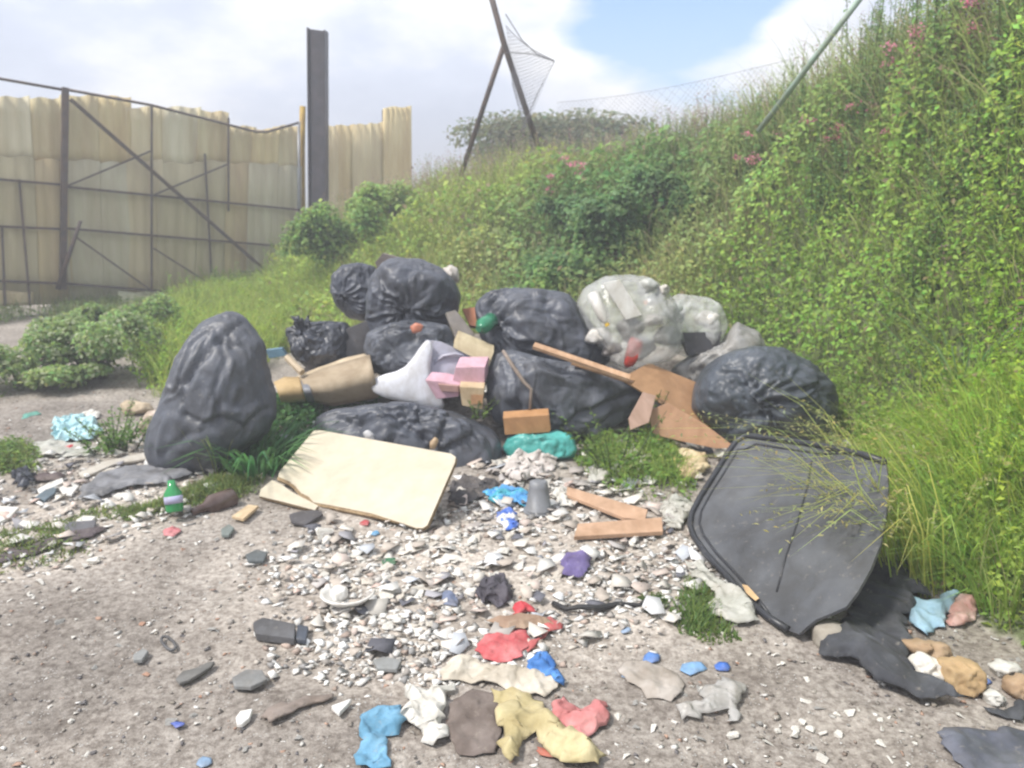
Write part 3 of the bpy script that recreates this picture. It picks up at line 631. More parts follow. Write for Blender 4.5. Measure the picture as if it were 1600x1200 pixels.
# transparent sack
film = mat('clear_film', (.80, .81, .80), .22, (.62, .63, .62), 4, 5, .6, 16, spec=.7, alpha=.42, bdist=.02)
film2 = mat('dirty_clear_film', (.62, .60, .55), .35, (.45, .43, .40), 5, 5, .6, 18, spec=.6, alpha=.72, bdist=.02)
T1 = [(902, 475), (912, 450), (940, 434), (980, 430), (1020, 440), (1050, 470), (1062, 510), (1060, 550), (1030, 570), (990, 580), (955, 565), (930, 535), (910, 500)]
T2 = [(1030, 475), (1060, 460), (1100, 466), (1125, 480), (1138, 505), (1130, 535), (1105, 553), (1070, 560), (1040, 540)]
V1, F1, _, _ = blob(T1, 5.0, .26, (960, 560), seed=21, pleats=18, pamp=.06, crum=.07, sub=5, cfreq=4, folds=.08, facet=1.3)
V2, F2, _, _ = blob(T2, 5.15, .20, None, seed=22, crum=.08, sub=5, cfreq=4, folds=.08, facet=1.3)
root = thing('clear_sack', (V1[:, 0].mean(), V1[:, 1].mean(), V1[:, 2].min()), 'clear plastic sack full of mixed packaging at the right of the pile', 'clear sack')
link_mesh('bag_body', V1, F1, film, root, True); link_mesh('bag_lobe', V2, F2, film, root, True)
T3 = [(1050, 575), (1080, 555), (1130, 535), (1150, 500), (1185, 520), (1195, 550), (1150, 600), (1100, 625), (1060, 610)]
V, F, _, _ = blob(T3, 4.98, .16, None, seed=23, crum=.14, cfreq=4, sub=5, folds=.2)
tag(link_mesh('plastic_sheeting', V, F, mat('dusty_sheet_plastic', (.34, .33, .31), .45, (.22, .22, .22), 5, 5, .5, 20), smooth_=True), 'dusty grey plastic sheeting bunched under the clear sack', 'plastic sheeting')

# things inside the clear sack
def lathe(prof, base, axis_, n=16):
    d = unit(axis_); e1 = unit(np.cross(d, (.31, .2, .93))); e2 = np.cross(d, e1); V = []; F = []
    for (h, r) in prof:
        for k in range(n): w = 2*math.pi*k/n; V.append(np.asarray(base)+d*h+(e1*math.cos(w)+e2*math.sin(w))*r)
    for j in range(len(prof)-1):
        for k in range(n): F.append((j*n+k, j*n+(k+1) % n, (j+1)*n+(k+1) % n, (j+1)*n+k))
    F.append(tuple(range(n-1, -1, -1))); F.append(tuple(range((len(prof)-1)*n, len(prof)*n)))
    return np.array(V), F
def pmat(nm, c, r=.45): return mat(nm, c, r, tuple(x*.8 for x in c), 6, 3)
def bottle(p, d, L, r, m, mc, label, neck=.28, cat='bottle'):
    root = thing('plastic_bottle', tuple(p), label, cat)
    prof = [(0, r*.85), (L*.02, r), (L*(1-neck), r), (L*(1-neck*.45), r*.45), (L*.96, r*.36)]
    link_mesh('bottle_body', *lathe(prof, p, d), m, root, True)
    link_mesh('cap', *lathe([(0, r*.42), (L*.08, r*.42)], np.asarray(p)+unit(d)*L*.955, d, 12), mc, root)
def quadboard(pts, Ys, th, m, label, cat, name, parent=None, bev=.002):
    P = np.array([at_y(u, v, y) for (u, v), y in zip(pts, Ys)]); n = unit(np.cross(P[1]-P[0], P[2]-P[0]))
    P = np.array([p-n*np.dot(p-P[0], n) for p in P])
    if n[1] < 0: n = -n
    o = link_mesh(name, *prism(P, n*th), m, parent)
    if bev: b = o.modifiers.new('bevel', 'BEVEL'); b.width = bev; b.segments = 2; b.limit_method = 'ANGLE'
    return tag(o, label, cat) if label else o
white = pmat('white_plastic', (.78, .77, .73)); yel = pmat('yellow_cap', (.75, .50, .05)); org = pmat('orange_cap', (.75, .28, .04)); redm = pmat('red_print', (.55, .06, .04))
quadboard([(942, 442), (968, 437), (1003, 492), (978, 500)], (4.77, 4.77, 4.74, 4.74), .03, white, 'long white carton seen through the clear sack', 'carton', 'carton')
bottle(at_y(925, 458, 4.86), (at_y(945, 500, 4.8)-at_y(925, 458, 4.86)), .22, .035, white, yel, 'white bottle with a yellow cap inside the clear sack')
bottle(at_y(1030, 465, 4.95), (at_y(1000, 476, 4.78)-at_y(1030, 465, 4.95)), .16, .034, pmat('milky_plastic', (.6, .62, .6)), org, 'pale bottle with an orange cap inside the clear sack')
pm = {}
items = [((935, 525), 20, (.75, .73, .70), 'crumpled white wrapper low in the clear sack'), ((955, 545), 16, (.45, .40, .36), 'brownish wrapper low in the clear sack'), ((1000, 545), 22, (.14, .13, .14), 'dark bundle in the middle of the clear sack'),
         ((985, 515), 22, (.16, .155, .16), 'dark grey packet below the long white carton'), ((1055, 490), 18, (.42, .46, .44), 'grey-green packet at the join of the clear sack'), ((1108, 500), 20, (.74, .73, .70), 'white crumpled packet in the right lobe of the clear sack'),
         ((1045, 525), 24, (.15, .16, .16), 'dark packet deep in the clear sack'), ((1020, 500), 14, (.68, .66, .62), 'small pale packet right of the orange cap'), ((1010, 448), 16, (.52, .54, .52), 'pale green-grey film ball at the top of the clear sack'), ((1036, 455), 10, (.70, .68, .64), 'little white packet near the top of the clear sack')]
for q, ((u, v), s, c, lab) in enumerate(items):
    pl = [(u+s*math.cos(w)*(1+.25*math.sin(w*3+q)), v+s*math.sin(w)*(.8+.2*math.cos(w*2+q))) for w in np.linspace(0, 2*math.pi, 12, endpoint=False)]
    V, F, _, _ = blob(pl, 4.90 if u < 1050 else 5.05, .08, None, seed=40+q, crum=.25, cfreq=4, sub=3, clampz=False)
    tag(link_mesh('packet', V, F, pmat('packet_%d' % q, c)), lab, 'packet')
pl = [(985, 525), (1005, 530), (1002, 552), (990, 572), (975, 576), (976, 556)]
V, F, _, _ = blob(pl, 4.80, .04, None, seed=61, crum=.2, sub=3, clampz=False); tag(link_mesh('packet', V, F, redm), 'red and white packet near the bottom of the clear sack', 'packet')
quadboard([(1062, 520), (1128, 518), (1122, 548), (1075, 556)], (4.93, 4.95, 4.93, 4.92), .05, pmat('dark_tray', (.07, .07, .08)), 'dark plastic tray in the right lobe of the clear sack', 'tray', 'food_tray')

# ================================================================== BOARDS AND SOLID RUBBISH IN THE PILE
def plane3(a, b, c):
    n = unit(np.cross(b-a, c-a)); return (a, n if n[2] > 0 else -n)
def board(pts, pl, th, m, jag=0, step=None):
    """rigid sheet with the px outline pts lying in plane pl = (point, normal); th thick downward"""
    P = np.array([on_plane(u, v, *pl) for u, v in pts])
    return prism(P, -pl[1]*th)
cream = mat('cream_laminate', (.57, .515, .40), .45, (.50, .44, .33), 5, 4, .05, 40, spec=.4, ramp=(.25, .8), stretch=(1.5, 4, 4))
chip = mat('chipboard_core', (.36, .26, .15), .9, (.22, .15, .08), 60, 3, .6, 120)
pl = plane3(hit(440, 748, .05), hit(655, 826, .035), at_z(712, 712, .27))
edge_bl = [(435, 745), (452, 752), (462, 760), (470, 770), (482, 776), (490, 785), (520, 790), (580, 802), (630, 818)]
outl = [(490, 673), (500, 672), (705, 709), (712, 714), (711, 722), (668, 820), (661, 825), (650, 825)]+edge_bl[::-1]+[(436, 738)]
P = np.array([on_plane(u, v, *pl) for u, v in outl]); root = thing('cream_board', tuple(P.mean(0)*np.array((1, 1, 0))+np.array((0, 0, P[:, 2].min()))), 'large cream laminated board with a broken lower edge leaning on the black bag', 'board')
link_mesh('laminate_face', *prism(P, -pl[1]*.002), cream, root)
P2 = np.array([on_plane(u-3 if 434 < u < 600 and v > 744 else u, v+4 if 434 < u < 600 and v > 744 else v, *pl) for u, v in outl])
link_mesh('chipboard_core', *prism(P2-pl[1]*.0025, -pl[1]*.018), chip, root)
pl2 = plane3(hit(405, 770, .04), hit(495, 795, .03), hit(440, 755, .07))
root = thing('board_strip', tuple(hit(450, 780)), 'broken strip of cream board lying under the large board\'s left corner', 'board')
ps = [(425, 750), (440, 757), (455, 768), (478, 780), (497, 790), (492, 797), (450, 786), (405, 775), (407, 765)]
P = np.array([on_plane(u, v, *pl2) for u, v in ps]); link_mesh('laminate_face', *prism(P, -pl2[1]*.002), cream, root); link_mesh('chipboard_core', *prism(P-pl2[1]*.0025, -pl2[1]*.016), chip, root)
# grey panel behind
grey = mat('grey_panel', (.115, .11, .118), .6, (.16, .155, .16), 6, 4, .1, 40)
quadboard([(470, 580), (545, 512), (575, 500), (600, 520), (590, 575), (540, 562), (475, 582)], (5.0, 5.15, 5.2, 5.2, 4.98, 4.96, 5.0), .012, grey, 'flat dark grey panel tilted behind the beige carton tube', 'board', 'grey_board')
# the beige rolled carton
ctn = mat('beige_card', (.42, .34, .24), .8, (.34, .265, .18), 5, 5, .2, 40); ctn2 = mat('pale_card', (.60, .50, .36), .8, (.50, .40, .28), 6, 5)
root = thing('carton_tube', tuple(at_y(510, 625, 4.85)), 'beige cardboard bent into an open tube with a grey strap', 'cardboard')
def curved(pts_top, pts_bot, Yt, Yb, bulge, m, nm, parent, th=.006, nx=14, ny=8):
    V = []; F = []
    def interp(pts, t): q = np.linspace(0, 1, len(pts)); return np.interp(t, q, [p[0] for p in pts]), np.interp(t, q, [p[1] for p in pts])
    for j in range(ny+1):
        s = j/ny
        for i in range(nx+1):
            t = i/nx; a = interp(pts_top, t); b = interp(pts_bot, t); u = a[0]*(1-s)+b[0]*s; v = a[1]*(1-s)+b[1]*s
            V.append(at_y(u, v, Yt*(1-s)+Yb*s-bulge*math.sin(math.pi*s)))
    for j in range(ny):
        for i in range(nx): k_ = j*(nx+1)+i; F.append((k_, k_+1, k_+nx+2, k_+nx+1))
    o = link_mesh(nm, V, F, m, parent, True); return solid(o, th)
curved([(470, 592), (500, 578), (540, 566), (578, 555)], [(485, 626), (520, 634), (560, 626), (592, 620)], 4.88, 4.80, .13, ctn, 'tube_wall', root)
curved([(462, 590), (500, 574), (540, 560), (572, 553)], [(470, 598), (503, 582), (542, 570), (577, 560)], 5.02, 4.87, 0, ctn2, 'flap', root)
curved([(428, 598), (445, 590), (468, 590)], [(440, 627), (455, 628), (478, 626)], 4.90, 4.82, .07, mat('ochre_card', (.58, .43, .23), .8, (.5, .36, .18), 8), 'tube_end', root)
curved([(470, 596), (476, 594), (480, 594)], [(480, 626), (487, 627), (492, 627)], 4.86, 4.79, .145, pmat('strap_grey', (.22, .23, .26)), 'strap', root)
# white moulded plastic (broken basin / chair)
wp = mat('white_moulded_plastic', (.74, .75, .80), .32, (.70, .71, .77), 3, 3, spec=.5); lav = mat('lavender_plastic', (.46, .46, .56), .4, (.42, .42, .52), 3, 3)
root = thing('broken_basin', tuple(at_y(650, 640, 4.7)), 'broken piece of smooth white moulded plastic in the centre of the pile', 'broken plastic')
V, F, _, _ = blob([(579, 602), (584, 592), (600, 585), (620, 580), (634, 572), (646, 558), (656, 543), (668, 528), (677, 540), (672, 575), (676, 600), (690, 616), (696, 638), (680, 640), (640, 631), (600, 621), (582, 612)], 4.74, .05, None, seed=30, crum=.01, sub=5, facet=0, folds=0, puff=.9, clampz=False)
link_mesh('shell', V, F, wp, root, True)
P = np.array([at_y(u, v, y) for u, v, y in ((664, 530, 4.84), (690, 534, 4.84), (714, 545, 4.84), (747, 561, 4.84), (742, 585, 4.80), (724, 608, 4.76), (690, 612, 4.76), (666, 600, 4.78))])
n_ = unit(np.cross(P[1]-P[0], P[5]-P[0])); n_ = n_ if n_[1] > 0 else -n_; P = np.array([p-n_*np.dot(p-P[0], n_) for p in P]); o = link_mesh('inner_face', *prism(P, n_*.012), lav, root)
b_ = o.modifiers.new('bevel', 'BEVEL'); b_.width = .005; b_.segments = 3
V, F = tube([at_y(u, v, 4.80) for u, v in ((682, 598), (676, 580), (680, 565), (693, 556), (712, 553), (724, 556))], .011, 8); link_mesh('moulded_ridge', V, F, lav, root, True)
# blocks
def pxbox(pts, Ys, depthvec, m, label, cat, name, bev=.004):
    P = np.array([at_y(u, v, y) for (u, v), y in zip(pts, Ys)]); o = link_mesh(name, *prism(P, depthvec), m)
    b = o.modifiers.new('bevel', 'BEVEL'); b.width = bev; b.segments = 2; b.limit_method = 'ANGLE'; return tag(o, label, cat)
pink = mat('pink_foam', (.66, .42, .50), .7, (.60, .36, .44), 7, 3); pale = mat('pale_wood', (.56, .48, .32), .8, (.48, .40, .26), 5, 4, stretch=(6, 1, 1))
tan = mat('tan_wood', (.62, .49, .32), .75, (.54, .40, .24), 4, 4, stretch=(8, 1, 2)); orangew = mat('orange_board', (.50, .27, .12), .65, (.43, .22, .09), 4, 4)
brown = mat('brown_fibreboard', (.43, .25, .13), .6, (.37, .205, .10), 3.5, 5, .1, 40); fresh = mat('raw_wood', (.58, .38, .24), .75, (.48, .29, .17), 3, 5, .2, 40, stretch=(10, 1.5, 10))
pxbox([(712, 574), (758, 573), (757, 600), (722, 606), (706, 598)], (4.66,)*5, (0.02, .12, .04), pink, 'pink foam slab upper one wedged in the white plastic', 'foam block', 'foam_block')
pxbox([(664, 594), (690, 596), (718, 604), (716, 620), (682, 624)], (4.62,)*5, (0.03, .10, .03), pink, 'pink foam wedge lower one in front of the white plastic', 'foam block', 'foam_block')
pxbox([(684, 600), (717, 603), (717, 613), (690, 612)], (4.60,)*4, (0, .03, 0), mat('brown_pink_card', (.45, .27, .24), .8), 'small reddish brown card on the lower pink wedge', 'card', 'card')
pxbox([(715, 526), (772, 550), (764, 572), (708, 543)], (4.86, 4.80, 4.76, 4.82), (0, .07, .03), pale, 'pale wooden block tilted between two black bags', 'wood block', 'wood_block')
pxbox([(718, 604), (757, 606), (754, 640), (722, 634)], (4.56,)*4, (0, .10, .01), tan, 'pale yellow wood block with an orange label, below the pink foam', 'wood block', 'wood_block')
blk = bpy.data.objects['wood_block.001']
link_mesh('paper_label', *prism([at_y(u, v, 4.557) for u, v in ((736, 616), (755, 617), (753, 632), (736, 631))], (0, -.003, 0)), mat('orange_label', (.55, .30, .15), .7), blk)
pxbox([(786, 653), (858, 648), (861, 672), (858, 676), (789, 680)], (4.38,)*5, (.0, .09, .015), orangew, 'orange-brown board offcut standing above the teal bag', 'wood block', 'wood_block')
# long raw batten, brown panels
a, b = at_y(834, 540, 4.62), at_y(984, 591, 4.48)
o = link_mesh('timber_batten', *bar(a, b, .045, .022, side=(0, 1, .5)), fresh); tag(o, 'raw splintered batten sloping down over the black bags', 'batten')
a, b = at_y(895, 566, 4.66), at_y(990, 597, 4.50)
o = link_mesh('timber_batten', *bar(a, b, .05, .012, side=(0, 1, .3)), brown); tag(o, 'thin dark batten tucked beneath the splintered raw one', 'batten')
quadboard([(970, 591), (1014, 567), (1105, 604), (1118, 668), (1040, 632)], (4.66, 4.80, 4.78, 4.50, 4.58), .014, brown, 'brown board under the round pleated bag, upper of the two', 'board', 'brown_board')
quadboard([(1016, 640), (1044, 630), (1100, 662), (1150, 700), (1118, 703), (1060, 694), (1015, 684), (1013, 660)], (4.50, 4.48, 4.40, 4.32, 4.28, 4.25, 4.27, 4.40), .014, mat('light_brown_board', (.52, .31, .19), .6, (.45, .25, .14), 4, 4), 'lighter brown board sticking out below the upper brown one', 'board', 'brown_board')
quadboard([(1005, 612), (1025, 618), (1014, 660), (985, 672), (984, 652)], (4.5, 4.5, 4.4, 4.36, 4.38), .012, mat('pinkish_board', (.48, .32, .25), .7), 'narrow pinkish board end standing in the weeds', 'board', 'brown_board')
# debris behind the middle bag
quadboard([(697, 488), (712, 484), (742, 522), (735, 540), (708, 545)], (5.1, 5.15, 5.05, 5.0, 5.0), .02, mat('mud_grey', (.20, .18, .17), .8, (.28, .25, .22), 9), 'muddy grey plastic offcut between the top bag and the middle bag', 'plastic piece', 'plastic_piece')
quadboard([(722, 482), (742, 480), (745, 510), (733, 506)], (5.3, 5.3, 5.2, 5.2), .04, mat('terracotta', (.36, .15, .08), .85), 'terracotta tile piece behind the green bottle', 'tile piece', 'tile_piece')
bottle(at_y(768, 500, 4.98), (at_y(748, 514, 4.84)-at_y(768, 500, 4.98)), .16, .05, mat('green_glass', (.03, .26, .13), .12, (.04, .32, .16), 5, spec=.8, trans=.3), mat('green_cap', (.03, .2, .1), .3), 'green glass bottle end poking out of the middle bag')
quadboard([(586, 410), (598, 396), (625, 403), (618, 425), (592, 428)], (5.7,)*5, .05, mat('brown_grey_card', (.20, .17, .16), .85), 'brown-grey box corner behind the big round bag', 'box', 'box')
V, F, _, _ = blob([(690, 420), (705, 414), (716, 420), (718, 440), (705, 445), (692, 436)], 5.6, .08, seed=70, crum=.25, sub=3, clampz=False); tag(link_mesh('crumpled_paper', V, F, pmat('offwhite_paper', (.62, .58, .54))), 'off-white crumpled paper behind the big round bag', 'paper')
V, F, _, _ = blob([(640, 510), (650, 504), (662, 508), (658, 518), (645, 522)], 4.83, .02, seed=71, crum=.2, sub=3, clampz=False); tag(link_mesh('plastic_scrap', V, F, pmat('orange_scrap', (.55, .20, .12))), 'orange scrap on the bag under the big round one', 'scrap')
V, F, _, _ = blob([(566, 676), (575, 671), (584, 678), (588, 692), (574, 690)], 4.17, .02, seed=72, crum=.15, sub=3, clampz=False); tag(link_mesh('paper_scrap', V, F, pmat('white_scrap', (.6, .6, .62))), 'white paper scrap at the left of the flattened black bag', 'scrap')
V, F, _, _ = blob([(672, 690), (680, 682), (686, 688), (680, 702), (671, 702)], 4.17, .02, seed=73, crum=.15, sub=3, clampz=False); tag(link_mesh('paper_scrap', V, F, pmat('tan_scrap', (.5, .36, .22))), 'tan scrap stuck on the flattened black bag', 'scrap')
V, F = tube([at_y(u, v, y) for u, v, y in ((786, 548, 4.66), (800, 570, 4.58), (818, 596, 4.50), (830, 608, 4.48), (828, 640, 4.46))], [.010, .012, .012, .011, .009], 6); tag(link_mesh('dry_stick', V, F, mat('stick', (.30, .24, .2), .9, (.22, .18, .15), 20), smooth_=True), 'dry crooked stick lying down the broad sagging bag', 'stick')
# ================================================================== BLACK MOULDED PANEL
pnl = mat('black_panel', (.062, .066, .075), .5, (.13, .135, .142), 2.6, 8, .12, 90, spec=.4, ramp=(.35, .8)); rimm = mat('black_rim', (.028, .030, .036), .4)
pA = hit(1232, 985, .03); pB = hit(1082, 830, .05); pC = at_z(1168, 684, .36); PL = plane3(pA, pB, pC)
left = [(1232, 985), (1200, 965), (1170, 940), (1140, 905), (1105, 868), (1085, 840), (1079, 822), (1082, 803), (1095, 778), (1118, 742), (1140, 706), (1152, 690), (1168, 682)]
topr = [(1210, 687), (1280, 697), (1350, 712), (1385, 724)]
right = [(1388, 760), (1385, 800), (1376, 850), (1360, 890), (1340, 925), (1322, 948), (1300, 958), (1275, 968), (1260, 980), (1248, 991)]
outl = left+topr+right
P = np.array([on_plane(u, v, *PL) for u, v in outl]); root = thing('moulded_panel', tuple(P.mean(0)*np.array((1, 1, 0))+np.array((0, 0, P[:, 2].min()))), 'large black moulded plastic panel with rounded corners propped in the grass', 'plastic panel')
o = link_mesh('panel_sheet', *prism(P, -PL[1]*.012), pnl, root)
rp = [on_plane(u, v, *PL)+PL[1]*.006 for u, v in left+topr]
V, F = tube(rp, .014, 8); link_mesh('raised_rim', V, F, rimm, root, True)
V, F = tube([on_plane(u+14*(1 if u < 1180 else .2), v+(12 if v < 700 else -4), *PL)+PL[1]*.001 for u, v in left[1:]+topr], .006, 6); link_mesh('inner_groove', V, F, rimm, root, True)
V, F = tube([on_plane(u, v, *PL)+PL[1]*.0005 for u, v in ((1268, 722), (1262, 760), (1245, 820), (1228, 870), (1214, 925))], .0045, 6); link_mesh('seam', V, F, rimm, root, True)
tag(link_mesh('masking_tape', *prism([on_plane(u, v, *PL)+PL[1]*.018 for u, v in ((1163, 918), (1172, 920), (1190, 940), (1184, 944), (1170, 932))], PL[1]*.002), mat('tan_tape', (.55, .38, .2), .7)), 'tan tape scrap stuck on the lower rim of the black panel', 'tape')
V, F = None, None
# ================================================================== CLOTHS, FILMS AND SCRAPS LYING ON THE GROUND
def fabric(nm, c, c2=None, r=.85, b=.35, bs=60, **k): return mat(nm, c, r, c2 or tuple(x*.62+y*.32 for x, y in zip(c, (.26, .22, .18))), 9, 5, b, bs, bdist=.007, ramp=(.42, .66), **k)
def scrap(label, poly, m, cat='cloth', name='cloth', amp=.035, f=9, th=.002, seed=0, jag=.007, step=.0068, base=.008, mound=0.0, stretch=(1, 1), rot=0, flat=False):
    f = f*2.4; amp = amp*.95; mound = mound*.45
    P = pxpoly(poly); P = densify([np.array(p) for p in P], max(.018, step*1.3), jag*.6, seed); Pa = np.array(P); P = list(Pa+np.stack([n2d(Pa[:, 0], Pa[:, 1], 14, seed+40, 3), n2d(Pa[:, 0], Pa[:, 1], 14, seed+41, 3)], 1)*jag*4.2); V2, F = fill(P, step, seed)
    x, y = V2[:, 0], V2[:, 1]; d, _ = poly_dist(x, y, [tuple(p) for p in P]+[tuple(P[0])]); mx_ = max(d.max(), .01)
    ca, sa = math.cos(rot), math.sin(rot); xr, yr = (x*ca+y*sa)*stretch[0], (-x*sa+y*ca)*stretch[1]
    fo1 = crumple(xr, yr, f*.62, seed+3, 6); fo2 = crumple(xr, yr, f*1.9, seed+4, 4); big = .5+.5*fo1; fine = .22*fo2+.15
    ed = .45+.55*np.clip(d/.02, 0, 1)
    h = base*(.25+.75*ed)+amp*(1.05*big+.45*fine)*(.22+.78*ed)+mound*np.sqrt(np.clip(d/mx_, 0, 1))*(.75+.5*n2d(x, y, f*.5, seed+12, 2))
    z = gz(x, y)+h
    x = x+.5*amp*n2d(xr, yr, f*1.6, seed+8, 2); y = y+.5*amp*n2d(xr, yr, f*1.6, seed+9, 2)
    o = link_mesh(name, np.stack([x, y, z], -1), F, m, None, not flat); solid(o, th)
    return tag(o, label, cat)
S = scrap
S('long torn black cloth trailing from beneath the black panel', [(1340, 900), (1375, 885), (1420, 900), (1440, 935), (1418, 965), (1412, 985), (1425, 1020), (1428, 1060), (1455, 1085), (1500, 1103), (1440, 1104), (1385, 1088), (1345, 1050), (1290, 1030), (1283, 1010), (1310, 990), (1322, 955), (1330, 925)], fabric('black_cloth', (.052, .056, .066), (.085, .09, .10)), amp=.085, f=2.4, seed=1, stretch=(1.6, .7), rot=.6, jag=.01)
S('end of black cloth in the dirt at the far right', [(1535, 1108), (1570, 1112), (1600, 1098), (1625, 1110), (1600, 1130), (1560, 1124)], fabric('black_cloth', (.052, .056, .066)), amp=.02, seed=2)
S('light blue cloth beside the pink one at the foot of the grass', [(1410, 950), (1432, 945), (1450, 952), (1475, 935), (1495, 936), (1484, 955), (1478, 985), (1450, 998), (1425, 985), (1412, 970)], fabric('light_blue_cloth', (.30, .48, .62), (.40, .58, .70)), amp=.045, f=9, seed=3, mound=.03)
S('blotchy pink cloth beside the light blue one', [(1490, 940), (1515, 932), (1527, 945), (1520, 970), (1500, 984), (1478, 984), (1484, 960)], fabric('pink_cloth', (.60, .34, .30), (.68, .50, .46)), amp=.03, f=12, seed=4, mound=.05)
S('dirty translucent plastic bag flattened along the panel\'s lower rim', [(1063, 882), (1095, 885), (1120, 905), (1150, 925), (1185, 960), (1190, 978), (1165, 984), (1130, 975), (1112, 962), (1115, 935), (1085, 905)], mat('dull_white_film', (.52, .51, .47), .4, (.38, .38, .33), 8, 5, .4, 30, bdist=.006), 'plastic bag', 'plastic_bag', .045, 8, seed=5)
S('white folded sheeting behind the top edge of the black panel', [(1172, 682), (1240, 676), (1290, 684), (1328, 705), (1325, 716), (1270, 700), (1200, 694)], fabric('white_sheeting', (.55, .52, .48), (.40, .37, .34)), 'sheeting', 'plastic_sheeting', .05, 8, seed=6, mound=.03, base=.05)
S('red cloth patch beside the brown strip in the foreground', [(738, 1020), (760, 998), (790, 988), (822, 990), (828, 1010), (815, 1032), (785, 1038), (755, 1034)], fabric('red_cloth', (.52, .10, .11), (.60, .20, .20)), amp=.022, f=12, seed=7)
S('small bright red rag at the edge of the white rubble', [(800, 955), (812, 945), (832, 952), (840, 962), (825, 966), (806, 968)], fabric('bright_red_cloth', (.62, .06, .08)), amp=.03, f=14, seed=8, mound=.02)
S('red rag curling past the end of the brown strip', [(838, 968), (862, 966), (878, 978), (872, 990), (850, 1000), (838, 1008), (822, 1022), (812, 1018), (835, 1003), (848, 985)], fabric('red_cloth2', (.50, .12, .12)), amp=.025, f=12, seed=9)
S('brown cardboard strip lying across the red cloth', [(765, 978), (810, 966), (850, 972), (862, 982), (820, 988), (790, 992)], fabric('brown_card', (.30, .20, .14), (.38, .28, .20)), 'cardboard', 'cardboard_strip', .012, 6, .003, seed=10, base=.035, flat=True)
S('crumpled bright blue cloth in the middle of the foreground', [(825, 1038), (842, 1028), (866, 1034), (866, 1052), (884, 1070), (888, 1078), (860, 1068), (835, 1064), (822, 1052)], fabric('blue_cloth', (.06, .20, .55), (.10, .27, .62)), amp=.04, f=13, seed=11, mound=.02)
S('long dirty cream cloth left of the blue one', [(695, 1050), (715, 1030), (760, 1040), (810, 1045), (858, 1058), (872, 1078), (860, 1095), (812, 1092), (770, 1075), (700, 1066)], fabric('cream_cloth', (.50, .45, .37), (.58, .53, .45)), amp=.03, f=8, seed=12)
S('torn white cloth in the foreground beside the dark brown one', [(630, 1082), (655, 1078), (668, 1090), (690, 1082), (712, 1078), (692, 1096), (692, 1120), (705, 1160), (690, 1168), (672, 1170), (660, 1150), (638, 1132), (624, 1122), (640, 1108)], fabric('white_cloth', (.68, .67, .63), (.56, .54, .49)), amp=.045, f=9, seed=13, mound=.02)
S('crumpled sky blue cloth at the bottom edge, left of the white one', [(565, 1118), (590, 1112), (625, 1108), (636, 1120), (630, 1140), (605, 1155), (600, 1175), (610, 1205), (585, 1210), (555, 1205), (552, 1190), (575, 1165), (560, 1142)], fabric('sky_blue_cloth', (.12, .30, .46), (.20, .40, .56)), amp=.03, f=11, seed=14)
S('round patch of dark brown cloth trodden into the dirt', [(700, 1095), (735, 1085), (775, 1082), (782, 1110), (780, 1150), (772, 1180), (745, 1188), (715, 1175), (698, 1150), (695, 1120)], fabric('brown_cloth', (.145, .115, .10), (.20, .165, .145)), amp=.02, f=9, seed=15)
S('crumpled khaki yellow cloth at the bottom edge of the frame', [(772, 1090), (800, 1082), (830, 1098), (860, 1120), (880, 1150), (920, 1165), (945, 1185), (935, 1205), (880, 1205), (860, 1180), (835, 1150), (815, 1165), (812, 1200), (790, 1205), (785, 1150), (772, 1120)], fabric('khaki_cloth', (.44, .37, .19), (.54, .47, .28)), amp=.055, f=7, seed=16, mound=.02)
S('crumpled salmon pink cloth right of the khaki one', [(862, 1105), (880, 1098), (905, 1108), (930, 1100), (948, 1102), (950, 1125), (942, 1150), (920, 1166), (895, 1155), (870, 1135)], fabric('salmon_cloth', (.55, .20, .20), (.64, .30, .29)), amp=.035, f=10, seed=17, mound=.02)
S('red-orange rag tip under the khaki cloth', [(838, 1165), (860, 1175), (885, 1185), (890, 1195), (860, 1192), (842, 1180)], fabric('orange_red_cloth', (.50, .16, .11)), amp=.015, seed=18)
S('torn grey-white plastic bag on the bare dirt right of centre', [(1055, 1108), (1085, 1098), (1095, 1080), (1130, 1065), (1152, 1075), (1150, 1105), (1135, 1130), (1120, 1110), (1090, 1120), (1065, 1124)], mat('thin_white_film', (.55, .54, .52), .4, (.40, .39, .37), 8, 5, .4, 30, bdist=.006, alpha=.8), 'plastic bag', 'plastic_bag', .03, 10, .001, seed=19, jag=.015)
S('dirty beige cloth flattened left of the two blue scraps', [(960, 1050), (985, 1035), (1020, 1040), (1062, 1062), (1068, 1085), (1050, 1098), (1010, 1092), (985, 1070)], fabric('beige_cloth', (.36, .32, .28), (.44, .40, .36)), amp=.02, f=9, seed=20)
S('dark blue-grey plastic sheet at the bottom right corner', [(1462, 1148), (1500, 1140), (1560, 1146), (1620, 1142), (1660, 1160), (1640, 1225), (1520, 1225), (1480, 1190)], mat('dark_blue_film', (.075, .085, .12), .45, (.15, .155, .18), 4, 5, .3, 30), 'plastic sheet', 'plastic_sheet', .03, 5, seed=21)
S('square purple cloth scrap on the pale rubble', [(880, 872), (912, 867), (925, 880), (922, 900), (905, 909), (884, 905), (877, 890)], fabric('purple_cloth', (.13, .10, .25), (.18, .145, .32)), amp=.015, f=10, seed=22, base=.03)
S('crumpled dark cloth in the middle of the white rubble', [(742, 935), (765, 915), (785, 905), (800, 925), (798, 945), (775, 952), (752, 950)], fabric('dark_cloth', (.06, .055, .07), (.11, .10, .12)), amp=.05, f=12, seed=23, mound=.04)
S('blue-grey rag beside the crumpled dark cloth', [(688, 934), (702, 928), (714, 938), (712, 955), (694, 954)], fabric('slate_cloth', (.17, .21, .33)), amp=.03, seed=24, mound=.02)
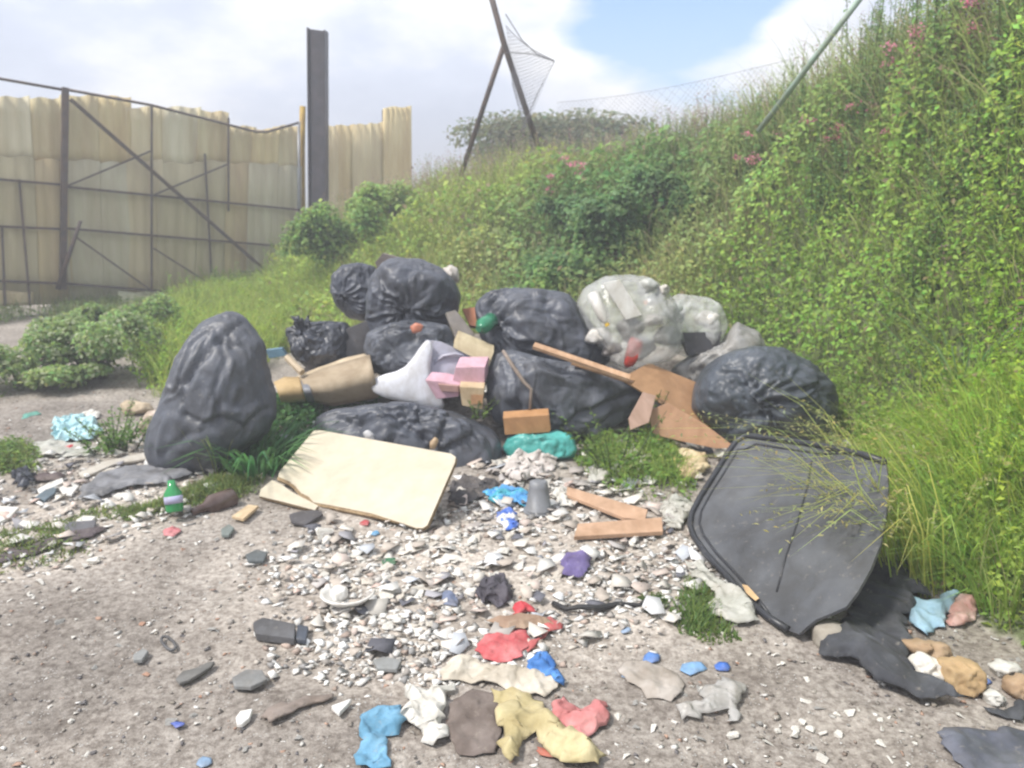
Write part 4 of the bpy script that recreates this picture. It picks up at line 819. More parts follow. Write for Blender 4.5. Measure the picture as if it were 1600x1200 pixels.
S('turquoise and blue wrapper left of the grey flower pot', [(757, 772), (780, 766), (812, 770), (832, 778), (828, 794), (795, 792), (765, 786)], mat('turquoise_wrap', (.08, .45, .58), .4, (.08, .30, .62), 12, 3, .4, 40, ramp=(.45, .55)), 'wrapper', 'wrapper', .04, 12, seed=26, mound=.03)
S('white wrapper with blue print in front of the flower pot', [(772, 812), (795, 800), (812, 812), (810, 832), (788, 834), (775, 824)], mat('blue_white_wrap', (.75, .76, .80), .4, (.07, .16, .55), 14, 2, .4, 40, ramp=(.48, .54)), 'wrapper', 'wrapper', .04, 12, seed=27, mound=.02)
S('pale aqua plastic bag in the rubble beside the left weed', [(84, 672), (100, 660), (130, 658), (152, 664), (158, 678), (140, 692), (110, 694), (86, 690)], mat('aqua_plastic', (.36, .62, .68), .45, (.50, .72, .76), 8, 4, .4, 30), 'plastic bag', 'plastic_bag', .06, 9, seed=28, mound=.03)
S('dirty white plastic film below the pale aqua bag', [(50, 695), (85, 690), (120, 697), (150, 702), (140, 716), (90, 718), (60, 712)], mat('dull_white_film', (.52, .51, .47)), 'plastic film', 'plastic_film', .03, 9, seed=29)
S('small red wrapper below the pale aqua bag', [(97, 702), (115, 698), (120, 708), (104, 712)], fabric('bright_red_cloth', (.62, .06, .08)), 'wrapper', 'wrapper', .02, 14, seed=30)
S('long strip of dark brown cloth in the dirt on the left', [(-60, 900), (0, 872), (60, 852), (110, 838), (150, 828), (168, 832), (140, 846), (90, 856), (40, 872), (0, 888), (-60, 915)], fabric('dark_brown_cloth', (.10, .08, .085), (.14, .115, .115)), amp=.035, f=6, seed=31, stretch=(.5, 2), rot=.3)
S('crumpled black bag remnant at the left edge', [(15, 755), (28, 744), (45, 741), (58, 748), (50, 764), (28, 770)], black2, 'plastic bag', 'plastic_bag', .07, 12, seed=32, mound=.05)
S('muddy cloth between the black remnant and the tall bag', [(50, 748), (80, 742), (105, 744), (95, 754), (60, 756)], fabric('mud_cloth', (.13, .10, .10)), amp=.03, seed=33)
S('flat grey sheet stretching out from the tall bag\'s foot', [(122, 785), (140, 762), (165, 745), (215, 735), (270, 735), (300, 745), (262, 760), (200, 768), (160, 780)], mat('grey_sheet_with_shadow', (.17, .175, .19), .6, (.22, .22, .235), 5, 4, .2, 30), 'plastic sheet', 'plastic_sheet', .03, 5, seed=34, base=.03)  # grey colour also stands in for the tall bag's cast shadow
S('pink wrapper alone on the dirt left of centre', [(256, 832), (270, 827), (286, 831), (274, 840), (259, 840)], fabric('pink_wrap', (.62, .22, .24)), 'wrapper', 'wrapper', .02, 14, seed=35)
S('white plastic film scrap above the pale aqua bag', [(128, 650), (145, 643), (160, 650), (150, 658)], fabric('white_cloth', (.78, .77, .72)), 'plastic film', 'plastic_film', .03, 12, seed=36)
S('thin teal strip of plastic on the dirt path', [(32, 650), (60, 643), (66, 648), (36, 656)], mat('teal_strip', (.12, .34, .28), .5), 'plastic strip', 'plastic_strip', .01, 9, seed=37)
S('greyish white film among weeds behind the wood strips', [(915, 740), (940, 728), (960, 722), (985, 730), (975, 748), (945, 760), (920, 755)], mat('dull_white_film', (.52, .51, .47)), 'plastic film', 'plastic_film', .05, 10, seed=38, mound=.03)
S('white wrapping with a hole among the weeds by the boards', [(965, 715), (985, 705), (1010, 712), (1028, 725), (1018, 742), (1000, 735), (980, 735)], fabric('soiled_white', (.60, .57, .52)), 'wrapping', 'wrapping', .06, 12, seed=39, mound=.02)
S('white torn wrapping in front of the teal bag', [(790, 735), (810, 718), (840, 714), (868, 722), (870, 740), (840, 748), (815, 760), (795, 755)], fabric('soiled_white2', (.66, .62, .60), (.50, .45, .42)), 'wrapping', 'wrapping', .07, 11, seed=40, mound=.03)
S('dark muddy rag between the flattened bag and the rubble', [(700, 765), (730, 752), (765, 755), (785, 765), (755, 780), (725, 795), (700, 790)], fabric('mud_dark', (.085, .08, .085)), amp=.05, f=11, seed=41)
S('white plastic wrap right of the grey flower pot', [(862, 772), (885, 768), (905, 785), (895, 800), (872, 792)], fabric('white_cloth', (.78, .77, .72)), 'plastic wrap', 'plastic_wrap', .05, 11, seed=42, mound=.02)
S('yellow-brown foam chunk in the weeds left of the black panel', [(1042, 722), (1070, 710), (1100, 718), (1108, 738), (1085, 755), (1050, 750)], fabric('foam_tan', (.54, .42, .24), (.60, .50, .33)), 'foam chunk', 'foam_chunk', .05, 8, seed=43, mound=.09, th=.01)
S('white wrapping between the brown boards and the panel corner', [(1118, 705), (1140, 692), (1150, 700), (1138, 726), (1120, 722)], fabric('white_cloth', (.78, .77, .72)), 'wrapping', 'wrapping', .05, 10, seed=44, mound=.08)
S('tangle of grey-white film near the ends of the wood strips', [(1030, 795), (1055, 785), (1085, 790), (1080, 815), (1060, 835), (1040, 828)], mat('dull_white_film', (.52, .51, .47)), 'plastic film', 'plastic_film', .05, 12, seed=45)
for lab, u, v, s, c, sd_ in (('blue plastic chip, left of three blue scraps on the dirt', 1018, 1030, 17, (.10, .24, .60), 1), ('light blue paper scrap, middle of three blue scraps', 1084, 1047, 20, (.22, .42, .70), 2), ('small bright blue strip, right of three blue scraps', 1128, 1045, 15, (.06, .18, .62), 3),
        ('blue chip below the tan crumpled paper at the right edge', 1543, 1069, 10, (.16, .26, .62), 4), ('blue plastic sliver alone on the dirt bottom left', 280, 1134, 13, (.10, .16, .55), 5), ('pale blue paper sliver at the bottom left edge', 318, 1194, 15, (.25, .38, .56), 6),
        ('tiny blue scrap at the left rim of the white rubble', 586, 836, 8, (.12, .34, .58), 7), ('red scrap at the left rim of the white rubble', 571, 820, 9, (.5, .08, .09), 8), ('light blue sliver left of the beige cloth', 978, 1057, 11, (.35, .48, .68), 9),
        ('blue scrap behind the torn black cloth', 975, 988, 8, (.3, .42, .6), 10), ('green leafy scrap in the left of the white rubble', 608, 880, 14, (.03, .16, .07), 11), ('dark green scrap beside the purple cloth', 828, 918, 8, (.03, .18, .10), 12)):
    rr = random.Random(sd_); pts = [(u+s*rr.uniform(.8, 1.1)*math.cos(w), v+s*.62*rr.uniform(.6, 1.1)*math.sin(w)) for w in (0, .9, 1.8, 2.7, 3.6, 4.5, 5.4)]
    S(lab, pts, fabric('scrap_%d' % sd_, c, r=.5), 'scrap', 'plastic_scrap', .018, 16, seed=60+sd_, step=.01, jag=.002, base=.006)
# crumpled papers on the right
def lump(label, poly, m, cat, name, thick=.06, seed=0, lift=.0, **kw):
    u = sum(p[0] for p in poly)/len(poly); v = max(p[1] for p in poly); Y = hit(u, v)[1]+thick*.7
    kw.setdefault('crum', .22); kw.setdefault('cfreq', 4)
    sm = kw.pop('sm', True); V, F, _, _ = blob(poly, Y, thick, seed=seed, sub=kw.pop('sub', 4), **kw); return tag(link_mesh(name, V, F, m, None, sm), label, cat)
lump('teal plastic bag bunched below the orange-brown offcut', [(785, 700), (795, 682), (812, 676), (845, 678), (870, 672), (893, 680), (903, 700), (895, 716), (860, 719), (820, 718), (792, 714)], bagmat('teal_plastic', (.06, .36, .34), (.12, .50, .46), .4), 'plastic bag', 'plastic_bag', .10, 80, folds=.15, sub=5, crum=.1)
lump('crumpled tan paper ball at the right edge of the dirt', [(1472, 1035), (1500, 1028), (1528, 1036), (1533, 1062), (1515, 1084), (1480, 1086), (1470, 1062)], fabric('tan_paper', (.52, .37, .20), (.44, .30, .16)), 'paper', 'crumpled_paper', .07, 81)
lump('crumpled white paper beside the tan paper ball', [(1425, 1035), (1445, 1022), (1466, 1030), (1470, 1055), (1452, 1070), (1430, 1060)], fabric('white_paper', (.80, .78, .73)), 'paper', 'crumpled_paper', .06, 82)
lump('folded brown cardboard behind the white crumpled paper', [(1405, 1000), (1430, 1000), (1478, 1004), (1485, 1022), (1445, 1028), (1418, 1018)], fabric('brown_card2', (.42, .29, .18), (.5, .37, .25)), 'cardboard', 'cardboard', .05, 83)
lump('crumpled white tissue at the far right edge', [(1545, 1040), (1570, 1032), (1592, 1038), (1585, 1056), (1560, 1062)], fabric('tissue', (.66, .66, .63)), 'tissue', 'crumpled_tissue', .04, 84)
lump('second white tissue nearer the bottom at the far right', [(1535, 1082), (1555, 1078), (1568, 1088), (1562, 1102), (1540, 1098)], fabric('tissue', (.66, .66, .63)), 'tissue', 'crumpled_tissue', .035, 85)
lump('brown twiggy cardboard scraps at the far right edge', [(1572, 1062), (1600, 1055), (1625, 1065), (1622, 1090), (1590, 1095), (1572, 1080)], fabric('brown_card2', (.42, .29, .18)), 'cardboard', 'cardboard', .05, 86)
lump('pale stone block between the panel and the torn black cloth', [(1270, 978), (1298, 972), (1322, 976), (1316, 1000), (1292, 1016), (1272, 1010)], mat('pale_stone', (.42, .39, .34), .9, (.36, .33, .28), 9, 5, .4, 60), 'stone', 'stone', .06, 87, crum=.05, sub=3, sm=False, puff=.6)
lump('white lumpy plaster at the top of the torn black cloth', [(1362, 870), (1378, 855), (1398, 858), (1404, 878), (1388, 892), (1368, 888)], mat('plaster', (.60, .58, .52), .9, (.50, .47, .42), 9, 5, .4, 60), 'plaster', 'plaster_lump', .05, 88, crum=.12)
# purple packet, pot, strips, bottles
quadboard([(684, 752), (716, 758), (706, 800), (676, 806)], (4.02, 4.02, 3.86, 3.86), .035, mat('purple_packet', (.40, .16, .46), .4, (.62, .62, .74), 9, 2, ramp=(.42, .55)), 'purple and white carton beside the cream board\'s right edge', 'carton', 'carton')
b0 = hit(842, 808, .0); root = thing('flower_pot', tuple(b0), 'small grey plastic flower pot upside down in the rubble', 'flower pot')
L_ = .155; gpot = mat('grey_pot', (.19, .20, .22), .5, (.24, .25, .27), 6)
V, F = lathe([(0, .068), (.02, .072), (.022, .062), (L_*.8, .047), (L_*.98, .042), (L_, .034)], b0+np.array((0, .06, .0)), (.0, .12, 1), 24); link_mesh('pot_wall', V, F, gpot, root, True)
V, F = tube([b0+np.array((.07*math.cos(w), .06+.07*math.sin(w), .01)) for w in np.linspace(0, 2*math.pi, 25)], .006, 6, False); link_mesh('pot_rim', V, F, gpot, root, True)
strip_m = mat('peach_wood', (.55, .36, .24), .75, (.48, .30, .19), 3, 5, .15, 40, stretch=(8, 1.5, 8))
def gboard(px, zs, th, m, label, cat, name, bev=.002):
    P = np.array([hit(u, v, z) for (u, v), z in zip(px, zs)]); n = unit(np.cross(P[1]-P[0], P[2]-P[0])); n = n if n[2] > 0 else -n
    P = np.array([p-n*np.dot(p-P[0], n) for p in P]); o = link_mesh(name, *prism(P, -n*th), m)
    b = o.modifiers.new('bevel', 'BEVEL'); b.width = bev; b.segments = 2; b.limit_method = 'ANGLE'; return tag(o, label, cat)
gboard([(886, 760), (1012, 796), (1008, 812), (975, 808), (885, 772)], (.06, .05, .04, .04, .05), .018, strip_m, 'peach wood strip slanting down towards the other strip\'s end', 'wood strip', 'wood_strip')
gboard([(903, 818), (1034, 808), (1036, 830), (897, 838)], (.045, .045, .04, .04), .02, strip_m, 'peach wood strip lying level on the pale rubble', 'wood strip', 'wood_strip')
gboard([(362, 806), (388, 788), (404, 790), (380, 810)], (.03,)*4, .015, tan, 'short splinter of pale wood beside the brown bottle', 'wood splinter', 'wood_splinter')
c_ = hit(300, 800, .03); d_ = hit(362, 778, .03); root = thing('glass_bottle', tuple(c_), 'dirty brown glass bottle lying on the dirt below the tall bag', 'bottle')
bg_ = mat('brown_glass', (.07, .035, .025), .25, (.13, .09, .08), 8, 4, spec=.7); Lb = np.linalg.norm(d_-c_)*1.05
link_mesh('bottle_body', *lathe([(0, .018), (.03, .02), (Lb*.3, .024), (Lb*.45, .05), (Lb*.96, .05), (Lb, .042)], c_, d_-c_, 20), bg_, root, True)
c_ = hit(270, 800, .045); root = thing('glass_bottle', tuple(c_), 'small bright green glass bottle left of the brown one', 'bottle')
gg = mat('bright_green_glass', (.02, .28, .07), .15, (.04, .38, .12), 7, spec=.8, trans=.2)
link_mesh('bottle_body', *lathe([(0, .034), (.01, .04), (.09, .04), (.12, .02), (.15, .016)], c_+np.array((0.01, 0, 0)), (-.15, .3, 1), 18), gg, root, True)
link_mesh('bottle_label', *lathe([(0, .0415), (.035, .0415)], c_+np.array((0.007, .006, .04)), (-.15, .3, 1), 18), mat('lilac_label', (.45, .45, .65), .6), root, True)
V, F = tube([hit(u, v, .02+.015*math.sin(u*.05)) for u, v in ((865, 943), (885, 952), (905, 948), (935, 950), (965, 944), (1000, 946), (1012, 935))], [.012, .009, .01, .012, .011, .009, .006], 6)
tag(link_mesh('cable', V, F, mat('black_rubber', (.03, .03, .032), .6), smooth_=True), 'black frayed cable lying across the pale rubble', 'cable')
# pieces on the dirt, foreground left
dk_ = mat('dark_rubber', (.085, .085, .09), .8, (.12, .12, .125), 9, 4, .4, 50); slate = mat('slate_grey', (.20, .205, .205), .8, (.25, .25, .245), 9, 4, .2, 50)
root = thing('rubber_piece', tuple(hit(435, 985)), 'dark grey ribbed rubber piece on the dirt left of the white rubble', 'rubber piece')
def gslab(px, z, th, m, nm, parent=None):
    P = np.array([hit(u, v, z) for u, v in px]); n = unit(np.cross(P[1]-P[0], P[2]-P[0])); n = n if n[2] > 0 else -n
    P = np.array([p-n*np.dot(p-P[0], n) for p in P]); o = link_mesh(nm, *prism(P, -n*th), m, parent); b = o.modifiers.new('bevel', 'BEVEL'); b.width = .004; b.segments = 2; b.limit_method = 'ANGLE'; return o
gslab([(395, 972), (410, 964), (462, 974), (460, 998), (400, 990)], .035, .03, dk_, 'body', root)
gslab([(465, 975), (482, 978), (478, 1000), (462, 998)], .03, .02, mat('blue_grey_rubber', (.06, .07, .09), .6), 'end_cap', root)
for lab, px, c, nm, cat in (('flat grey slate piece below the ribbed rubber', [(362, 1058), (385, 1045), (410, 1046), (418, 1062), (392, 1074), (366, 1073)], slate, 'slate_piece', 'slate'),
        ('dark grey tile chip beside the slope of pale rubble', [(383, 866), (400, 858), (418, 862), (412, 876), (388, 876)], mat('tile_dark', (.11, .125, .13), .8), 'tile_chip', 'tile chip'),
        ('grey-green stone chip above the dark tile chip', [(345, 826), (358, 818), (366, 824), (358, 836), (346, 836)], mat('stone_green', (.18, .21, .20), .85), 'stone_chip', 'stone chip'),
        ('light grey slab half buried below the white rubble', [(582, 1030), (600, 1025), (628, 1030), (620, 1046), (590, 1044)], mat('light_grey_slab', (.27, .28, .28), .85), 'slab_piece', 'slab'),
        ('pale grey angular chip beside the rubber ring', [(208, 1022), (222, 1012), (232, 1016), (222, 1030), (208, 1030)], mat('light_grey_slab', (.27, .28, .28), .85), 'slab_piece', 'slab'),
        ('white triangular tile shard on the bare dirt', [(517, 1102), (550, 1090), (545, 1098), (530, 1114)], mat('white_tile', (.80, .80, .78), .3), 'tile_shard', 'tile shard'),
        ('white angular shard above the dark soil bottom left', [(368, 1120), (375, 1110), (395, 1106), (390, 1120), (378, 1130), (370, 1130)], mat('white_tile', (.80, .80, .78), .3), 'tile_shard', 'tile shard'),
        ('white board at the left edge of the rubble', [(-40, 800), (0, 790), (30, 792), (16, 806), (-10, 816)], mat('white_board', (.74, .73, .69), .5), 'board_piece', 'board'),
        ('blue-grey tile piece between the white boards on the left', [(55, 776), (70, 765), (90, 758), (86, 768), (70, 780)], mat('blue_grey_tile', (.12, .16, .19), .6), 'tile_piece', 'tile'),
        ('narrow white board right of the black remnant', [(58, 764), (75, 754), (98, 746), (100, 752), (80, 762), (62, 770)], mat('white_board', (.74, .73, .69), .5), 'board_piece', 'board'),
        ('whitish board running out left of the tall bag', [(122, 738), (160, 722), (228, 706), (232, 716), (180, 724), (130, 744)], mat('grubby_white_board', (.56, .53, .47), .7, (.48, .44, .38), 8), 'board_piece', 'board'),
        ('short pale board beside the longer whitish one', [(150, 742), (168, 731), (182, 730), (172, 742), (155, 748)], mat('grubby_white_board', (.56, .53, .47), .7), 'board_piece', 'board'),
        ('squarish white slab between the blue-grey tile and the grey sheet', [(92, 762), (104, 755), (124, 758), (112, 772), (98, 770)], mat('white_board', (.74, .73, .69), .5), 'board_piece', 'board'),
        ('dark grey plank end in the rubble above the brown cloth strip', [(98, 826), (108, 815), (150, 812), (148, 826), (118, 830)], mat('dark_plank', (.13, .13, .145), .7), 'plank_piece', 'plank'),
        ('white slab above the dark plank end', [(118, 812), (130, 805), (150, 806), (142, 814), (124, 818)], mat('white_board', (.74, .73, .69), .5), 'board_piece', 'board'),
        ('dark flat piece below the broken strip of cream board', [(452, 803), (468, 798), (496, 796), (505, 802), (478, 818), (455, 814)], mat('dark_flat', (.085, .08, .085), .8), 'rubber_piece', 'rubber piece')):
    tag(gslab(px, .025, .016, c, nm), lab, cat)
tag(gslab([(274, 1060), (285, 1048), (305, 1043), (325, 1034), (336, 1033), (330, 1042), (312, 1052), (295, 1062), (280, 1067)], .02, .012, mat('worn_rubber', (.13, .13, .125), .8, (.19, .185, .175), 12), 'shoe_sole'), 'worn narrow black shoe sole lying in the dirt', 'shoe sole')
V, F = tube([hit(263+11*math.cos(w), 1005+9*math.sin(w)+6*math.cos(w), .015) for w in np.linspace(0, 2*math.pi, 16)], .005, 6, False); tag(link_mesh('rubber_ring', V, F, dk_, smooth_=True), 'small black rubber ring in the dirt above the sole', 'rubber ring')
P_ = [(412, 1122), (440, 1108), (480, 1096), (518, 1090), (522, 1096), (485, 1106), (450, 1122), (425, 1128)]
S('weathered grey strip of wood on the bare dirt', P_, mat('weathered_wood', (.30, .25, .22), .9, (.24, .2, .175), 6, 5, .4, 40, stretch=(3, 12, 3)), 'wood strip', 'wood_strip', .012, 6, .008, seed=90, base=.02)
# broken white bowl
bw = mat('bowl_white', (.78, .77, .74), .25); bs_ = mat('bowl_soiled', (.42, .42, .38), .6, (.6, .58, .53), 9)
c_ = hit(543, 952, .0); root = thing('broken_bowl', tuple(c_), 'broken white ceramic bowl lying in the rubble left of centre', 'bowl')
V = []; F = []; nn = 22
for j in range(6):
    for i in range(nn+1):
        w = math.pi*(.80+1.22*i/nn); t = .30+.14*j+(.02*math.sin(i*2.3) if j == 5 else 0); V.append(c_+np.array((math.cos(w)*t*.105, .02+math.sin(w)*t*.10, .01+.085*(t-.3)**1.4)))
for j in range(5):
    for i in range(nn): k_ = j*(nn+1)+i; F.append((k_, k_+1, k_+nn+2, k_+nn+1))
solid(link_mesh('bowl_wall', V, F, bw, root, True), .008)
lump('white broken sanitary piece beside the broken bowl', [(508, 925), (522, 916), (540, 918), (545, 932), (530, 945), (512, 942)], bw, 'ceramic piece', 'ceramic_piece', .05, 91, crum=.10)
# cardboard bits left of tall bag
lump('curled beige cardboard behind the left weed', [(190, 632), (200, 625), (232, 630), (240, 642), (215, 648), (196, 650)], ctn2, 'cardboard', 'cardboard', .07, 92, crum=.15)
lump('torn pale cardboard between the left weed and the tall bag', [(218, 662), (235, 642), (255, 640), (250, 658), (235, 680), (220, 680)], mat('torn_card', (.55, .45, .37), .8, (.65, .56, .48), 8), 'cardboard', 'cardboard', .07, 93, crum=.22)
quadboard([(415, 547), (440, 544), (448, 556), (420, 560)], (5.0,)*4, .04, mat('dull_blue_box', (.14, .26, .36), .6), 'small dull blue box right of the tall bag', 'box', 'box')
V, F = tube([at_y(448, 558, 4.95), at_y(472, 582, 4.85)], .022, 6); tag(link_mesh('pale_stick', V, F, ctn2), 'short pale stick between the blue box and the carton tube', 'stick')
lump('small white cup at the mouth of the carton tube', [(424, 604), (438, 602), (444, 614), (436, 624), (425, 620)], pmat('white_scrap2', (.68, .66, .66)), 'cup', 'cup', .03, 94, sub=3, clampz=False)
for u, v, s, sd_, lab in ((445, 690, 15, 101, 'small lilac-white packet in the leaves right of the tall bag'), (500, 664, 14, 102, 'greyish packet above the leaves behind the cream board')):
    lump(lab, [(u+s*math.cos(w), v+s*.8*math.sin(w)) for w in np.linspace(0, 6, 9)], pmat('lilac_packet', (.38, .40, .46)), 'packet', 'packet', .05, sd_, sub=3)

# ================================================================== RUBBLE
def hull(seed, n=11, flat=.6):
    r = random.Random(seed); bm = bmesh.new()
    for _ in range(n):
        v = Vector((r.gauss(0, 1), r.gauss(0, 1), r.gauss(0, 1))).normalized(); v *= r.uniform(.8, 1.05); bm.verts.new((v.x*r.uniform(.8, 1.1), v.y*.8, v.z*flat))
    g_ = bmesh.ops.convex_hull(bm, input=bm.verts)
    bmesh.ops.delete(bm, geom=[e for e in bm.verts if not e.link_faces], context='VERTS'); bm.verts.ensure_lookup_table(); bm.verts.index_update()
    V = np.array([v.co[:] for v in bm.verts]); F = [tuple(v.index for v in f.verts) for f in bm.faces]; bm.free(); return V, F
rub_cols = {'white': ((.78, .76, .72), (.66, .64, .58)), 'cream': ((.66, .62, .56), (.54, .49, .42)), 'grey': ((.30, .30, .29), (.38, .37, .35)), 'terracotta': ((.46, .27, .19), (.40, .24, .17)), 'dark': ((.10, .105, .115), (.15, .15, .155))}
rub_mesh = {}
for cn, (a_, b_) in rub_cols.items():
    mm = mat('rubble_'+cn, a_, .85, b_, 9, 4, .4, 60)
    for k_ in range(6):
        V, F = hull(100+k_, 8+k_ % 3, (.28, .45, .6, .2, .35, .5)[k_]); me = bpy.data.meshes.new('rubble'); me.from_pydata([tuple(p) for p in V], [], F); me.materials.append(mm); rub_mesh[cn, k_] = me
def place_rubble(u, v, spx, cn, label, grp, rr, nm):
    p = hit(u, v); dist = np.dot(p-CAM, FWD); s = spx*.5*dist/FPX; k_ = rr.randrange(6)
    o = bpy.data.objects.new(nm, rub_mesh[cn, k_]); COL.objects.link(o)
    o.location = (p[0], p[1], p[2]+s*.22); o.scale = (s*rr.uniform(.85, 1.25), s*rr.uniform(.8, 1.1), s*rr.uniform(.7, 1.0)); o.rotation_euler = (rr.uniform(-.4, .4), rr.uniform(-.4, .4), rr.uniform(0, 6.28))
    tag(o, label, 'rubble', grp)
rr = random.Random(5)
zones = [([(480, 870), (560, 830), (720, 800), (880, 800), (900, 870), (800, 960), (700, 1010), (600, 1000), (520, 960)], 105, (9, 30), 'white', 'white lump of broken plaster in the heap before the cream board', 'white plaster lumps in the heap'),
         ([(560, 840), (760, 810), (1050, 850), (1060, 920), (900, 960), (620, 900)], 40, (10, 34), 'cream', 'cream lump of rubble in the heap before the cream board', 'cream rubble lumps in the heap'),
         ([(0, 780), (230, 770), (330, 800), (200, 850), (0, 960)], 34, (9, 32), 'white', 'white flat lump in the rubble on the left', 'white lumps in the left rubble'),
         ([(20, 800), (400, 830), (470, 900), (360, 1000), (40, 1000)], 34, (8, 16), 'white', 'small whitish stone scattered on the dirt on the left', 'whitish stones on the left dirt'),
         ([(380, 1000), (640, 1020), (700, 1190), (20, 1190), (100, 1060)], 24, (8, 18), 'white', 'small whitish stone on the nearest bare dirt, left half', 'whitish stones on the nearest dirt'),
         ([(960, 1100), (1400, 1090), (1440, 1190), (960, 1195)], 30, (10, 30), 'white', 'white chip on the bare dirt below the torn black cloth', 'white chips on the right dirt'),
         ([(900, 970), (1250, 1000), (1280, 1080), (900, 1090)], 24, (8, 20), 'white', 'whitish chip around the blue scraps', 'whitish chips round the blue scraps'),
         ([(30, 820), (480, 850), (560, 1180), (30, 1190)], 26, (9, 22), 'grey', 'grey stone scattered on the bare dirt on the left', 'grey stones on the left dirt'),
         ([(100, 820), (1200, 1000), (1200, 1180), (200, 1180)], 20, (8, 20), 'terracotta', 'terracotta-coloured chip scattered on the dirt', 'terracotta chips'),
         ([(380, 820), (720, 860), (1000, 900), (700, 1000), (400, 960)], 16, (8, 20), 'dark', 'dark chip among the rubble in the middle', 'dark chips in the rubble'),
         ([(900, 990), (1380, 1090), (1380, 1190), (900, 1190)], 16, (10, 24), 'grey', 'grey stone on the bare dirt on the right', 'grey stones on the right dirt'),
         ([(1500, 960), (1600, 960), (1600, 1080), (1560, 1030)], 10, (8, 22), 'grey', 'grey stone at the foot of the grass, right edge', 'grey stones by the grass')]
for z, n_, (s0, s1), cn, lab, grp in zones:
    xs_ = [p[0] for p in z]; ys_ = [p[1] for p in z]; k = 0
    nm = {'white': 'white_lump', 'cream': 'rubble_lump', 'grey': 'grey_stone', 'terracotta': 'terracotta_chip', 'dark': 'dark_chip'}[cn]
    while k < n_:
        u, v = rr.uniform(min(xs_), max(xs_)), rr.uniform(min(ys_), max(ys_))
        if not in_poly(np.array([u]), np.array([v]), z)[0]: continue
        place_rubble(u, v, s0+(s1-s0)*rr.random()**2.2, cn, lab, grp, rr, nm); k += 1
for k in range(46):
    place_rubble(rr.uniform(500, 800), rr.uniform(835, 1000), rr.uniform(20, 40), rr.choice(('white', 'white', 'cream')), 'large pale plaster lump in the rubble heap before the cream board', 'large pale lumps in the heap', rr, 'plaster_lump')
for u, v, s in ((668, 868, 34), (710, 875, 38), (620, 860, 30), (600, 905, 26), (560, 855, 26), (640, 940, 30), (735, 930, 32), (655, 990, 34), (570, 1052, 26), (652, 1035, 22), (605, 1050, 14), (460, 850, 22), (505, 838, 42), (690, 905, 44), (750, 900, 26)):
    place_rubble(u, v, s, 'white', 'large white plaster lump in the rubble heap', 'large white plaster lumps', rr, 'white_lump')
for u, v, s in ((1200, 1163, 22), (1240, 1150, 26), (1253, 1130, 20), (1285, 1188, 26), (1375, 1163, 24), (1500, 1120, 24), (1310, 1150, 20), (1085, 1118, 20), (1150, 1085, 18)):
    place_rubble(u, v, s, 'white', 'bright white angular chip on the dirt at the lower right', 'bright white chips at lower right', rr, 'white_lump')
# gravel: thousands of small stones, one object
base = [hull(300+k, 7+k % 2, (.5, .3, .4, .22, .6, .3)[k]) for k in range(6)]
def gravel(name, n_, region, s0, s1, cols, pw, seed, sel=None):
    r = np.random.default_rng(seed); Vs = []; Fs = []; Cs = []; k0 = 0
    x = r.uniform(region[0], region[1], n_*3); y = region[2]+(region[3]-region[2])*r.uniform(0, 1, n_*3)**1.5
    ok = np.abs(x) < y*.72+.5
    if sel is not None: ok &= sel(x, y)
    x = x[ok][:n_]; y = y[ok][:n_]; z = gz(x, y); C = np.array(cols)
    for i in range(len(x)):
        V, F = base[i % 6]; s = s0+(s1-s0)*r.random()**pw; a = r.uniform(0, 6.28); ca, sa = math.cos(a), math.sin(a); q = V*np.array((s*r.uniform(.8, 1.3), s, s*r.uniform(.6, 1)))
        Vs.append(np.stack([q[:, 0]*ca-q[:, 1]*sa+x[i], q[:, 0]*sa+q[:, 1]*ca+y[i], q[:, 2]+z[i]+s*.18], -1)); Fs.append(np.array(F)+k0); k0 += len(V)
        Cs.append(np.repeat((C[r.integers(len(C))]*r.uniform(.75, 1.15))[None], len(V), 0))
    return tag(link_mesh(name, np.concatenate(Vs), np.concatenate(Fs), TINT, None, False, np.concatenate(Cs), origin=(0, 0, 0)), kind='stuff')
dirt_c = [(.27, .24, .20), (.33, .30, .26), (.22, .19, .165), (.38, .35, .31), (.55, .53, .49), (.28, .22, .18), (.70, .68, .64), (.16, .15, .15), (.42, .28, .21)]
gravel('gravel', 9000, (-4, 3.2, 1.6, 6.5), .004, .017, dirt_c, 2.2, 1, lambda x, y: ~in_poly(x, y, FOOT+FAR))
white_c = [(.62, .60, .56), (.74, .72, .68), (.52, .47, .41), (.56, .53, .49), (.70, .67, .62), (.34, .31, .28), (.80, .79, .76), (.72, .70, .66), (.48, .38, .32), (.30, .29, .28), (.76, .74, .70)]
gravel('rubble', 6000, (-1.3, 1.2, 2.2, 4.7), .004, .034, white_c, 2.2, 2, lambda x, y: near_poly(x, y, RUBBLE1, .35)*np.clip(.62+2.0*n2d(x, y, 2.6, 91, 3), .05, 1.2) > np.random.default_rng(4).uniform(0.02, 1.2, len(x)))
gravel('rubble', 4500, (-4.2, -1.0, 2.4, 5.6), .006, .03, white_c, 2.0, 3, lambda x, y: near_poly(x, y, RUBBLE2, .3) > np.random.default_rng(5).uniform(0.02, 1.2, len(x)))
